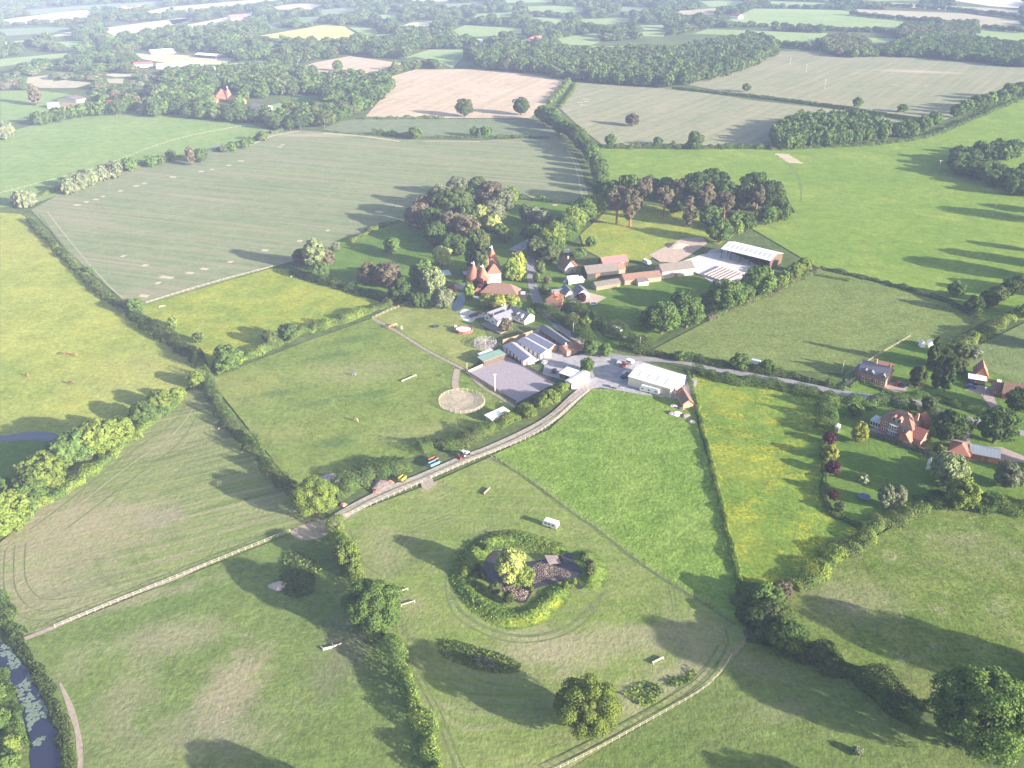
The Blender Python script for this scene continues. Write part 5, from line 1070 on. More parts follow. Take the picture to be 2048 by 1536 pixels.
# open barn
r, L = site('open_barn', 'large open fronted barn with a white sheet roof on dark posts', 'barn', (1443,497), (1540,521), 6.2)
D = 17; e = 6.2; rs = 2.2
b = MB(); o = .3; s = rs/(D/2)*o; b.shell([(-o,-o,e-s),(L+o,-o,e-s),(L+o,D/2,e+rs),(-o,D/2,e+rs),(L+o,D+o,e-s),(-o,D+o,e-s)], [(0,1,2,3),(3,2,4,5)], .15); b.build('roof', MT['whiteroof'], r)
for k in range(10):
    x = L*(.06+.095*k); slabpart(r, 'skylight', [(x,3.0,e+rs*3/8.5+.12),(x+.9,3.0,e+rs*3/8.5+.12),(x+.9,6.8,e+rs*6.8/8.5+.12),(x,6.8,e+rs*6.8/8.5+.12)], 'skyl')
for k in range(6):
    for y in (.1, D/2):
        b = MB(); x = .2 + (L-.6)*k/5; b.box(x, y, 0, x+.25, y+.3, e-.1 if y < 1 else e+rs-.25); b.build('post', MT['dark'], r)
b = MB(); b.add([(L-.2,.5,0),(L-.2,D-.2,0),(L-.2,D-.2,e-.2),(L-.2,D/2,e+rs-.3),(L-.2,.5,e-.2),(L,.5,0),(L,D-.2,0),(L,D-.2,e-.2),(L,D/2,e+rs-.3),(L,.5,e-.2)], [(0,1,2,3,4),(9,8,7,6,5),(0,5,6,1),(1,6,7,2),(2,7,8,3),(3,8,9,4),(4,9,5,0)]); b.build('gable_wall', MT['darkbrown'], r)
b = MB(); b.box(0, D-.2, 0, L-.25, D, e-.4); b.build('back_wall', MT['darkbrown'], r)
# semi detached
r, L = site('semi_detached_house', 'semi detached brick house with dark slate roof and gabled dormers', 'house', (1718,741), (1773,757), 4.4)
w_ = tuple(('front', u, .9, 1.5, 1.3) for u in (L*.12, L*.36, L*.60, L*.82))
wing(r, 0, 0, L, 9, 4.4, 3.6, 'brick', 'slate', wins=w_ + (('right', 2, 1, 1.3, 1.2), ('right', 5.5, 1, 1.3, 1.2), ('right', 3.6, 3.6, 1.3, 1.1)), doors=(('front', .6, .9, 2.1), ('front', L*.5, .9, 2.1)))
for u in (.13, .36, .78): dormer(r, L*u, -.1, 3.5, 2.2, 1.5, 3.2, 'slate', 'pinkbrick')
chimney(r, L*.42, 4.5, 7.2, 10, 'pinkbrick', .6); chimney(r, L*.93, 4.5, 7.2, 9.4, 'brick', .4)
wing(r, L*.4, 9.02, L*.5, 4, 4.2, 1.2, 'brick', 'redtile', typ='mono'); wing(r, -2.6, 3, 2.58, 5, 2.6, 1, 'brick', 'slate', typ='mono')
# big brick house
r, L = site('brick_house', 'big brick house with white bow windows and a conservatory', 'house', (1762,838), (1824,861), 5.4)
w_ = tuple(('front', u, z, 1.9, 1.25) for u in (1.0, L*.68) for z in (1.0, 3.7)) + (('front', L*.86, 3.7, 1.4, 1.1), ('right', 3, 3.7, 1.5, 1.2))
wing(r, 0, 0, L, 9.5, 5.4, 4.4, 'brick', 'browntile', typ='hip', wins=w_)
for z in (.8, 3.5):
    x = L*.44; b = MB(); b.add([(x+2.1*math.cos(t), -1.1*math.sin(t), zz) for zz in (z, z+1.7) for t in np.linspace(0, math.pi, 8)] , [(i, i+1, 9+i, 8+i) for i in range(7)] + [tuple(range(7, -1, -1)), tuple(range(8, 16))]); bw = b.build('bow_window', MT['frame'], r)
    b = MB()
    for i in range(7):
        t0, t1 = math.pi*i/7+.09, math.pi*(i+1)/7-.09; b.add([(x+2.16*math.cos(t), -1.15*math.sin(t)-.02, zz) for zz in (z+.25, z+1.45) for t in (t0, t1)], [(0,1,3,2)])
    b.build('pane', MT['glass'], bw)
dormer(r, L*.30, .6, 6.0, 1.8, 1.7, 3, 'redtile'); dormer(r, L*.47, .6, 6.0, 1.8, 1.7, 3, 'redtile')
wing(r, L*.78, -4.2, L*.34, 4.18, 2.8, 2.6, 'brick', 'redtile', ax='y', wins=(('front', 2.2, 1, 1.5, 1.1),), doors=(('front', .6, .9, 2.1),))
wing(r, L+.02, -1, 4.5, 8, 3.4, 2.8, 'pinkbrick', 'redtile', wins=(('right', 2, 1, 1.6, 1.2),)); wing(r, L*.7, 9.52, 6, 4, 5, 3.2, 'brick', 'redtile', ax='y')
chimney(r, L*.95, 4.5, 8, 11, 'pinkbrick', .5)
b = MB(); b.box(-4.4, 1.5, 0, -.02, 6.5, 2.5); cw = b.build('conservatory', MT['frame'], r); b = MB()
for k in range(4): b.box(-4.2+1.05*k, 1.42, .6, -3.4+1.05*k, 1.5, 2.2); b.box(-4.48, 1.8+1.1*k, .6, -4.4, 2.6+1.1*k, 2.2)
b.build('pane', MT['glass'], cw); b = MB(); b.shell([(-4.6,1.3,2.7),(.0,1.3,2.7),(0,6.7,2.7),(-4.6,6.7,2.7),(-2.2,3.4,3.6),(-.1,3.4,3.6),(-.1,4.6,3.6),(-2.2,4.6,3.6)], [(0,1,5,4),(1,2,6,5),(2,3,7,6),(3,0,4,7),(4,5,6,7)], .1); b.build('roof', MT['skyl'], cw)
# garages and right hand houses
r, L = site('garage', 'brick garage with a pale lilac white roof right of the silvery willow', 'garage', (1941,905), (1999,916), 2.7)
wing(r, 0, 0, L, 7, 2.7, 1.5, 'brick', 'whiteroof', doors=(('front', 1, 3, 2.3), ('front', 5, 1.5, 2.2)))
r, L = site('tiled_outbuilding', 'orange brown tiled outbuilding left of the white roofed garage', 'outbuilding', (1898,903), (1938,914), 2.6)
wing(r, 0, 0, L, 8.5, 2.6, 2.6, 'brick', 'redtile', typ='hip')
r, L = site('polytunnel', 'small white greenhouse by the silvery willow', 'greenhouse', (1853,931), (1864,934), 1.6)
wing(r, 0, 0, L, 5, 1.6, 1.1, 'frame', 'skyl', ax='y', o=.05)
r, L = site('red_cottage', 'cottage with an orange red roof and a white carport', 'house', (1941,753), (1972,758), 2.6)
wing(r, 2, 2.52, L-1, 8, 2.8, 4.2, 'brick', 'redtile', ax='y'); wing(r, -.5, -1.5, L+.5, 4, 2.3, .5, 'darkbrown', 'whiteroof', typ='mono')
r, L = site('long_brick_house', 'long red brown roofed brick house at the right edge', 'house', (2006,786), (2070,799), 2.7)
wing(r, 0, 0, L, 9, 2.7, 3.6, 'brick', 'browntile', wins=(('front', 3, 1, 2, 1.2), ('front', 9, 1, 2, 1.2))); wing(r, -4.5, 2, 4.48, 6, 2.5, 2.4, 'brick', 'browntile', wins=(('front', 1, 1, 1.6, 1.1),))
for i, (x, y) in enumerate(((1848,688), (1864,687))):
    r, L = site('white_tent', f'{"left" if i == 0 else "right"} one of two small white sheds at the back of the long garden', 'garden shed', (x-5, y), (x+4, y), 2)
    wing(r, 0, 0, L, 3, 2, .9, 'white', 'whiteroof', ax='y', o=.1)
r, L = site('summerhouse', 'tiny white summerhouse at the tall garden hedge', 'summerhouse', (1669,855), (1679,857), 2)
wing(r, 0, 0, L, 2.6, 2, 1.1, 'white', 'whiteroof', typ='hip', o=.2, doors=(('front', .8, .8, 1.8),))
# far buildings
FB = [('barn','red roofed barn beyond the pale willows',(213,208),(240,208),4,12,3,'pinkbrick','redtile'),
 ('barn','long grey roofed barn on the far left pasture',(152,200),(172,196),4,30,2,'boards','greyroof'),
 ('barn','dark barn with rusty roof on the far left pasture',(128,214),(176,212),4,14,2.5,'pinkbrick','browntile'),
 ('barn','low pinkish shed on the far left pasture',(95,211),(118,209),3,10,2,'white','purpleroof'),
 ('house','pink tiled house beside the far oast',(415,206),(432,206),5,12,4,'pinkbrick','redtile'),
 ('barn','low tiled barn right of the far oast',(455,199),(478,203),3.5,10,4,'brick','browntile'),
 ('barn','pale roofed barn at the edge of the mixed woodland',(500,212),(528,216),3.5,12,2.5,'white','greyroof'),
 ('shed','long white roofed shed at the far left',(302,104),(358,100),4,14,2.5,'cream','whiteroof'),
 ('shed','dark fronted white roofed shed right of the long white shed',(390,109),(430,112),4,14,2,'dark','whiteroof'),
 ('glasshouse','pale pink glasshouse left of the nursery',(268,130),(305,128),4,20,2,'white','redsheet'),
 ('glasshouse','white glasshouse in the middle of the nursery',(312,132),(350,131),4,20,2,'white','whiteroof'),
 ('glasshouse','white glasshouse right of the nursery',(355,128),(388,130),4,20,2,'white','whiteroof'),
 ('house','white fronted house right of the nursery',(368,141),(388,143),6,10,4,'white','browntile'),
 ('house','long pink roofed house near the top left',(462,36),(492,34),6,20,5,'white','redsheet'),
 ('house','pink white mansion with tiled roof in the distance',(1068,80),(1093,76),8,16,4,'white','redsheet'),
 ('house','small pink house left of the distant mansion',(1052,83),(1064,84),6,12,4,'pinkbrick','redtile'),
 ('house','tiny pale house above the far wood',(956,83),(966,83),5,12,3,'white','whiteroof'),
 ('house','red roofed house at the far top right',(1381,34),(1393,35),5,12,4,'white','redtile'),
 ('house','second red roofed house at the far top right',(1425,35),(1434,36),5,12,4,'white','redtile'),
 ('house','white house right of the two red roofed ones',(1460,31),(1477,33),5,14,4,'white','redsheet'),
 ('house','left house of the top left village',(246,17),(256,16),6,16,5,'white','redsheet'),
 ('house','middle house of the top left village',(262,20),(272,19),6,16,5,'white','redtile'),
 ('house','right house of the top left village',(280,14),(290,13),6,16,5,'white','redsheet'),
 ('house','pale house in the small far hamlet',(1180,9),(1188,9),6,14,5,'white','whiteroof'),
 ('house','second pale house in the small far hamlet',(1222,12),(1228,12),6,14,5,'white','redtile'),
 ('house','white gabled cottage half hidden in the mixed woodland',(515,187),(524,187),5,9,5,'white','whiteroof')]
for (nm, lab, A, B_, e, D, rs, wa, ro) in FB:
    r, L = site('far_' + nm, lab, nm, A, B_, e); wing(r, 0, 0, L, D, e, rs, wa, ro, wins=(('front', L*.3, 1, 2, 1.5), ('front', L*.65, 1, 2, 1.5)) if nm == 'house' else ())
def oast(px, py, lab, n, s=1.0):
    r, L = site('far_oast_house', lab, 'oast house', (px-10*s, py), (px+8*s, py), 5)
    wing(r, 0, 0, L, 12, 5, 7, 'brick', 'redtile', typ='hip')
    for k in range(n):
        b = MB(); b.lathe([(3.4, 0), (3.4, 6)], 14, (L+3+6.5*k, 3)); kw = b.build('kiln', MT['brick'], r)
        b = MB(); b.lathe([(3.8, 6), (.4, 14)], 14, (L+3+6.5*k, 3)); b.build('kiln_roof', MT['redtile'], kw); b = MB(); b.lathe([(.7, 13.6), (.1, 16)], 8, (L+3+6.5*k, 3)); b.build('cowl', MT['frame'], kw)
oast(442,192,'large dark tiled oast house in the far trees',1); oast(420,152,'small far oast with pink cone and white cowl',1,.7)

# ------------------------------------------------------------------ vehicles
PC = lambda n, c, r=.35: plain('paint_' + n, c, r, .03, 1, spec=.6)
PAINT = dict(white=PC('white', (.75,.74,.73)), silver=PC('silver', (.50,.52,.56)), dark=PC('dark', (.03,.035,.045)), blue=PC('blue', (.10,.16,.32)), red=PC('red', (.40,.04,.03)), green=PC('green', (.03,.06,.05)), paleblue=PC('paleblue', (.42,.50,.58)))
TYRE = plain('tyre', (.02,.02,.02), .9, .05, 1)
def prism(b, prof, y0, y1):
    n = len(prof); b.add([(x, y0, z) for x, z in prof] + [(x, y1, z) for x, z in prof], [tuple(range(n-1, -1, -1)), tuple(range(n, 2*n))] + [(i, (i+1) % n, n+(i+1) % n, n+i) for i in range(n)][::1])
def wheelmesh(rad, wd):
    b = MB(); n = 14; b.add([(rad*math.cos(2*math.pi*i/n), s*wd/2, rad*math.sin(2*math.pi*i/n)) for s in (-1, 1) for i in range(n)], [tuple(range(n-1, -1, -1)), tuple(range(n, 2*n))] + [(i, (i+1) % n, n+(i+1) % n, n+i) for i in range(n)])
    return b
WHL = wheelmesh(.33, .24).mesh('wheel', TYRE)
def place(root, px, py, px2, py2):
    a, c = G2((px, py)), G2((px2, py2)); root.location = (a[0], a[1], .11); root.rotation_euler = (0, 0, math.atan2(c[1]-a[1], c[0]-a[0]))
def car(px, py, hx, hy, paint, label, van=False, group='parked cars'):
    r = empty('van' if van else 'car', (0,0,0)); place(r, px, py, px+hx, py+hy); tag(r, label, 'van' if van else 'car', group); m = PAINT[paint]; b = MB()
    if van: prism(b, [(-2.6,.35),(2.5,.35),(2.6,.9),(2.1,1.25),(1.5,2.1),(-2.5,2.2),(-2.6,1.9)], -.95, .95)
    else: prism(b, [(-2.1,.3),(2.1,.3),(2.15,.65),(1.9,.85),(.95,.95),(-1.9,1.0),(-2.12,.8)], -.87, .87); prism(b, [(1.0,.9),(.35,1.38),(-1.2,1.42),(-1.75,.98)], -.76, .76)
    b.build('body', m, r); g = MB()
    if van: prism(g, [(2.1,1.3),(1.62,1.95),(1.1,1.95),(1.1,1.3)], -.97, .97)
    else: prism(g, [(.98,.96),(.36,1.32),(-1.15,1.35),(-1.62,1.0)], -.79, .79); prism(g, [(1.04,.93),(.40,1.37),(.30,1.37),(.9,.93)], -.70, .70)
    g.build('glass', MT['glass'], r)
    for x in (-1.35, 1.35):
        for y in (-.85, .85): o = link(bpy.data.objects.new('wheel', WHL), r); o.location = (x, y, .33)
    return r
car(946,633,-10,3,'green','dark green car parked on the pale oval driveway'); car(956,629,10,-4,'red','red car behind the dark green one on the oval driveway')
car(1090,727,10,-6,'silver','silver estate car beside the white stable gable'); car(1108,744,4,-9,'dark','dark blue car between the shelter and the silver car')
car(1238,727,4,-8,'paleblue','pale blue car beside the orange machine'); car(1253,748,10,-3,'silver','silver car at the corner of the white shed'); car(1250,756,10,-3,'dark','dark car at the corner of the white shed')
car(1220,657,10,3,'paleblue','pale blue car on the grass by the lane hedge'); car(1234,662,10,3,'white','white van beside the pale blue car on the grass', True); car(1246,674,7,5,'silver','silver car half hidden in the lane hedge')
car(1134,506,10,-1,'white','white van behind the dark tiled cottage', True); car(1513,729,10,2,'paleblue','pale blue white van driving along the lane', True)
car(1797,769,9,-4,'red','red car beside the semi detached house'); car(1808,773,9,-4,'dark','dark car beside the red car at the semi detached house')
car(1942,775,10,2,'blue','blue car in front of the white carport'); car(1946,768,10,2,'dark','dark car under the white carport'); car(1997,766,4,-9,'white','white car right of the white carport')
car(1056,484,8,-5,'silver','silver car nearest the oast in the parking strip'); car(1066,478,8,-5,'blue','blue car in the middle of the parking strip'); car(1076,473,8,-5,'dark','dark car at the top of the parking strip'); car(1060,472,5,-5,'white','white car behind the parking strip')
car(1131,565,5,-6,'paleblue','pale blue car left of the cream roofed shed')
def caravan(px, py, hx, hy, label, L=5.6, name='caravan', cat='caravan', h=2.5):
    r = empty(name, (0,0,0)); place(r, px, py, px+hx, py+hy); tag(r, label, cat); b = MB(); k = L/2
    prism(b, [(-k+.15,.45),(k-.5,.45),(k-.1,1.0),(k-.25,1.6),(k-.8,h),(-k+.5,h+.03),(-k+.1,h-.5),(-k,1.0)], -1.1, 1.1); b.build('body', PAINT['white'], r)
    for s in (-1, 1):
        for x in (-k+.9, -.4, k-1.9):
            w_ = MB(); w_.box(x, s*1.1-.03, 1.25, x+.9, s*1.1+.03, 1.85); w_.build('window', MT['glass'], r)
    w_ = MB(); w_.box(-.9+1.6, -1.13, .5, -.3+1.6, -1.1, 2.2); w_.build('door', MT['frame'], r)
    for y in (-1, 1): o = link(bpy.data.objects.new('wheel', WHL), r); o.location = (-.1, y*1.0, .33)
    b = MB(); b.bar((k-.4,.5,.5), (k+1.1,0,.45), .05); b.bar((k-.4,-.5,.5), (k+1.1,0,.45), .05); b.bar((k+1.0,0,.0), (k+1.0,0,.6), .05); b.build('hitch', MT['lead'], r); return r
caravan(1101,1053,-12,-4,'white touring caravan standing alone in the mown field')
caravan(1293,528,9,5,'white caravan on the grass right of the red roofed barn', 6.5)
caravan(1299,785,-12,-3,'long white horsebox lorry parked against the cream shed', 9.0, 'horsebox', 'horsebox', 3.0)
caravan(1259,728,10,3,'small white box trailer behind the cream shed', 4.0, 'box_trailer', 'trailer', 2.2)
# tractor
r = empty('tractor', (0,0,0)); place(r, 930, 912, 940, 907); tag(r, 'old grey tractor with a red front loader on the track', 'tractor')
b = MB(); prism(b, [(-.2,.8),(1.9,.8),(1.95,1.25),(1.8,1.5),(-.2,1.55)], -.38, .38); b.build('bonnet', PAINT['silver'], r)
b = MB(); prism(b, [(-1.5,1.0),(0,1.0),(.05,1.7),(-.15,2.5),(-1.35,2.5),(-1.55,1.7)], -.7, .7); b.build('cab', MT['glass'], r); b = MB(); b.box(-1.5,-.8,2.5,.0,.8,2.65); b.build('cab_roof', PAINT['paleblue'], r)
wb = wheelmesh(.85, .45).mesh('rear_wheel', TYRE); wf = wheelmesh(.5, .3).mesh('front_wheel', TYRE)
for y in (-.85, .85):
    o = link(bpy.data.objects.new('rear_wheel', wb), r); o.location = (-1.0, y, .85); o = link(bpy.data.objects.new('front_wheel', wf), r); o.location = (1.5, y*.85, .5)
    b = MB(); b.lathe([(.38,0),(.3,.1)], 10); hb = b.build('hub', PAINT['white'], r); hb.rotation_euler = (R(90) * (-1 if y > 0 else 1), 0, 0); hb.location = (-1.0, y*1.28, .85)
b = MB()
for y in (-.6, .6): b.bar((-1.6, y, 1.4), (-3.0, y, .5), .08)
b.add([(-2.9,-1.0,.1),(-2.9,1.0,.1),(-3.6,1.0,.15),(-3.6,-1.0,.15),(-3.0,-1.0,.9),(-3.0,1.0,.9)], [(0,1,2,3),(0,4,5,1),(0,3,4),(1,5,2)]); b.build('loader', PAINT['red'], r)
# trailer, spreader, heaps
def trailer(px, py, hx, hy, m, label, L=4.2, wd=1.9, h=1.0, name='trailer', load=None):
    r = empty(name, (0,0,0)); place(r, px, py, px+hx, py+hy); tag(r, label, 'trailer'); b = MB(); k = L/2
    b.box(-k,-wd/2,.7,k,wd/2,.8)
    for bx in ((-k,-wd/2,.8,k,-wd/2+.08,.8+h),(-k,wd/2-.08,.8,k,wd/2,.8+h),(-k,-wd/2+.08,.8,-k+.08,wd/2-.08,.8+h),(k-.08,-wd/2+.08,.8,k,wd/2-.08,.8+h)): b.box(*bx)
    b.build('body', m, r)
    for x in (-.6, .5):
        for y in (-1, 1): o = link(bpy.data.objects.new('wheel', WHL), r); o.location = (x-.3, y*wd*.5, .36)
    b = MB(); b.bar((k,0,.7), (k+1.3,0,.5), .07); b.build('drawbar', MT['lead'], r)
    if load:
        b = MB(); b.add([(-k+.3,-wd/2+.15,.85),(k-.3,-wd/2+.15,.85),(k-.3,wd/2-.15,.85),(-k+.3,wd/2-.15,.85),(-k+.8,-.3,h+1.2),(k-1,.2,h+1.1)], [(0,1,5,4),(1,2,5),(2,3,4,5),(3,0,4)]); b.build('load', load, r)
trailer(868,932,9,-4,PC('teal',(.12,.26,.28)),'turquoise farm trailer beside the clipped hedge')
trailer(866,924,9,-4,PC('rust',(.42,.13,.08)),'rusty red trailer behind the turquoise one', 3.4, 1.6, .7)
trailer(805,962,6,-5,PC('yellow',(.50,.42,.05)),'bright yellow tipping skip beside the track', 2.8, 1.7, 1.0, 'skip')
trailer(1246,734,8,5,PC('orange',(.42,.12,.06)),'orange red farm machine by the pale blue car', 3.0, 1.8, .7, 'farm_machine')
trailer(1231,776,9,1,MT['lead'],'flat grey trailer at the yard edge', 4.5, 1.8, .3)
trailer(1071,724,9,-5,PAINT['silver'],'small silver trailer by the left stable', 3, 1.6, .5)
def heap(px, py, r_, h, m, label, name='heap', cat='heap', seed=1):
    p = G2((px, py)); g = np.random.default_rng(seed); n, k = 18, 6; V = []; Fc = []
    for j in range(k + 1):
        f = j / k
        for i in range(n):
            a = 2*math.pi*i/n; rr = r_ * (1 - f) * (1 + .15*math.sin(3*a+seed)) ; V.append((rr*math.cos(a)*1.3, rr*math.sin(a), h*(1-(1-f)**1.8) + g.normal(0, .12)*(0 < f)))
    for j in range(k):
        for i in range(n): Fc.append((j*n+i, j*n+(i+1)%n, (j+1)*n+(i+1)%n, (j+1)*n+i))
    b = MB(); b.add(V, Fc); o = b.build(name, m); o.location = (p[0], p[1], 0); tag(o, label, cat)
MUCK = plain('muck', (.17,.13,.12), .95, .3, 1.5); RUB = plain('rubble', (.42,.36,.35), .95, .35, 1.5)
heap(760,970,3.4,1.8,MUCK,'brown muck heap between hedge and track','muck_heap'); heap(752,984,1.2,.9,plain('rusty', (.28,.13,.10), .9, .2, 2),'small rusty pile below the muck heap',seed=2); heap(780,965,1.2,.9,plain('orange_rust', (.34,.16,.10), .9, .2, 2),'small orange pile right of the muck heap',seed=3)
heap(658,957,3.2,1.0,RUB,'greyish rubble heap behind the track end oak','rubble_heap',seed=4); heap(556,1172,2.2,1.1,RUB,'pale earth heap beside the dark brambles','earth_heap',seed=5); heap(687,1010,1.0,.8,PC('orange2',(.40,.15,.09)),'small orange drum pile beside the track',seed=6)
for i, (x, y, rr) in enumerate([(1348,812,1.4),(1362,818,1.2),(1352,828,2.0),(1370,832,1.8),(1383,844,1.3),(1342,826,1.6)]):
    heap(x, y, rr, .9, [RUB, MUCK, PAINT['white'], WOODG][i % 4], f'{ORD[i]} junk pile beside the small dark roofed hut', 'junk_pile', 'junk pile', seed=10+i)
heap(1355,492,6,2.0,plain('sand_heap', (.44,.31,.25), .95, .2, .5),'sandy heap at the edge of the pink sand patch','sand_heap',seed=21); heap(1432,503,4,1.6,RUB,'grey stone heap left of the open barn',seed=22)
# pallet stacks beside the white yard
pm = MB()
for k in range(6): pm.box(-.6+.22*k, -.5, 0, -.45+.22*k, .5, 1.1)
pm.box(-.6,-.48,.3,.6,.48,.36); pm.box(-.6,-.48,.8,.6,.48,.86); pme = pm.mesh('stack', plain('pinkish_stack', (.46,.30,.27), .9, .3, 1)); pt = MB(); pt.box(-.62,-.52,1.1,.62,.52,1.16); ptm = pt.mesh('wrap', plain('pale_wrap', (.62,.55,.55), .6, .15, 1))
a0 = G2((1410,552)); a1 = G2((1452,566)); a2 = G2((1446,535)); e1 = (a1-a0); e2 = (a2-a0)
for i in range(7):
    for j in range(9):
        p = a0 + e1 * i / 6 + e2 * j / 9 * 1.05
        if i > 4 and j < 1: continue
        r = empty('pallet_stack', (p[0], p[1], .1), math.atan2(e2[1], e2[0])); r.scale = (1.9, 1.1, 1)
        link(bpy.data.objects.new('stack', pme), r); link(bpy.data.objects.new('wrap', ptm), r); tag(r, 'pinkish stack in the rows beside the white concrete yard', 'stack', 'rows of stacks beside the white yard')
# ------------------------------------------------------------------ horses
def horse(px, py, hx, hy, col, label, graze=True):
    me = bpy.data.meshes.new('horse'); J = [(-.75,0,1.25),(-.3,0,1.28),(.35,0,1.25),(.65,0,1.35)]
    J += [(1.0,0,1.05),(1.25,0,.55),(1.42,0,.25)] if graze else [(1.0,0,1.75),(1.2,0,1.95),(1.5,0,1.7)]
    E = [(i, i+1) for i in range(6)]; Rr = [.26,.30,.30,.24,.17,.13,.08]
    for s in (-1, 1):
        n = len(J); J += [(.5,s*.16,.95),(.52,s*.17,.55),(.5,s*.17,.05)]; E += [(2,n),(n,n+1),(n+1,n+2)]; Rr += [.14,.07,.06]
        n = len(J); J += [(-.72,s*.17,.95),(-.85,s*.18,.55),(-.78,s*.18,.05)]; E += [(0,n),(n,n+1),(n+1,n+2)]; Rr += [.18,.08,.06]
    n = len(J); J += [(-1.05,0,1.15),(-1.12,0,.6)]; E += [(0,n),(n,n+1)]; Rr += [.07,.06]
    me.from_pydata(J, E, []); o = link(bpy.data.objects.new('horse', me)); md = o.modifiers.new('skin', 'SKIN'); o.modifiers.new('sub', 'SUBSURF').levels = 1
    o.modifiers['sub'].render_levels = 1
    for i, v in enumerate(me.skin_vertices[0].data): v.radius = (Rr[i], Rr[i]); v.use_root = (i == 1)
    me.materials.append(plain('coat_' + col, dict(brown=(.16,.07,.04), chestnut=(.42,.17,.08), white=(.62,.57,.55), grey=(.32,.32,.36), tan=(.50,.36,.20))[col], .8, .15, 2))
    place(o, px, py, px+hx, py+hy); o.location.z = .02; o.scale = (1.15,)*3; tag(o, label, 'horse', 'horses at grass')
horse(150,712,8,2,'chestnut','chestnut horse grazing right of the dark one in the left meadow'); horse(131,711,8,-2,'brown','dark brown horse beside the chestnut one in the left meadow')
horse(55,753,7,3,'chestnut','reddish horse nearest the left edge of the meadow'); horse(142,769,8,1,'brown','brown horse lowest in the left meadow')
horse(781,657,8,-3,'chestnut','chestnut horse at the paddock fence beside the white one', False); horse(803,658,3,5,'white','white horse at the paddock fence beside the chestnut one')
horse(709,752,9,2,'grey','grey horse standing alone in the middle of the paddock', False); horse(712,843,8,4,'tan','pale tan horse grazing low in the paddock'); horse(790,654,8,-2,'tan','tan foal between the chestnut and white horses')
# ------------------------------------------------------------------ small things on the grass
def logbar(p1, p2, r_, label, m=None, legs=True, name='jump_rail', z=.55, cat='jump'):
    a, c = G2(p1), G2(p2); d = c - a; L = float(np.linalg.norm(d)); r = empty(name, (a[0], a[1], 0), math.atan2(d[1], d[0])); tag(r, label, cat, None)
    b = MB(); b.bar((0,0,z), (L,0,z), r_, 8); b.build('pole', m or WOODP, r)
    if legs:
        for x in (.2, L-.2): b = MB(); b.box(x-.12,-.35,0,x+.12,.35,z-.02); b.build('leg', m or WOODP, r)
logbar((967,990),(979,978),.38,'thick log jump on the mown field near the track',WOODG); logbar((792,1188),(816,1179),.14,'upper pale pole jump beside the dense round oak'); logbar((801,1213),(830,1204),.16,'lower pale pole jump beside the dense round oak')
logbar((1304,1328),(1326,1317),.28,'pale log jump on the bare strip above the big oak'); logbar((803,764),(832,752),.25,'long pale log jump in the middle paddock'); logbar((581,555),(596,549),.2,'short pale pole near the upper buttercup fence')
logbar((318,615),(331,613),.2,'pale trough like pole at the corner of the buttercup paddock'); logbar((436,860),(451,853),.25,'grey log lying in the shaded hay field edge',WOODG)
r = empty('fallen_tree', (*G2((646,1300)), 0)); tag(r, 'bleached fallen tree trunk lying on the worn pasture', 'fallen tree')
b = MB(); b.bar((0,0,.35), (2.4,.8,.4), .40, 8, .34); b.bar((2.35,.78,.4), (4.9,2.3,.3), .34, 8, .12); b.build('trunk', plain('bleached', (.58,.51,.43), .9, .2, 2), r); b = MB(); b.bar((2.8,1.0,.45), (2.0,2.6,.5), .16, 6, .04); b.bar((.3,.1,.4), (-.9,.9,.5), .3, 6, .06); b.bar((3.6,1.5,.4), (4.6,1.2,.7), .12, 6, .03); b.build('branch', bpy.data.materials['bleached'], r)
def tramp(px, py, rad, label, rim):
    p = G2((px, py)); r = empty('trampoline', (p[0], p[1], 0)); tag(r, label, 'trampoline'); b = MB(); b.lathe([(rad,.72),(rad+.02,.82),(rad-.32,.84),(rad-.34,.74)], 24); b.build('rim', PAINT[rim], r)
    b = MB(); b.lathe([(rad-.3,.76),(rad-.3,.79)], 24); b.build('mat', MT['glass'], r)
    for k in range(6): b = MB(); t = k*math.pi/3; b.bar(((rad-.1)*math.cos(t),(rad-.1)*math.sin(t),0),((rad-.1)*math.cos(t),(rad-.1)*math.sin(t),.75),.04); b.build('leg', MT['lead'], r)
tramp(1187,609,2.0,'trampoline with a pale blue rim below the white cottages','paleblue'); tramp(1728,996,2.2,'dark blue trampoline on the lower garden lawn','blue'); tramp(872,655,1.6,'dark trampoline left of the small ring of boards','dark')
# octagonal pool by the bungalow
r = empty('raised_pool', (*G2((927,663)), 0)); tag(r, 'oval raised pool with brown board sides and a pale cover', 'pool')
b = MB(); b.lathe([(4.3,0),(4.3,1.5),(3.9,1.5),(3.9,1.1)], 12); o = b.build('side', plain('red_boards', (.24,.10,.07), .9, .15, 2, stripe=(2, .4, .1)), r); o.scale = (1.1, .9, 1)
b = MB(); b.lathe([(3.6,1.1),(3.6,1.55)], 12); o = b.build('cover', MT['white'], r); o.scale = (1.05, .7, 1); b = MB(); b.box(-4.6,2.6,0,-3.6,3.6,2.0); b.build('pump_house', MT['white'], r)
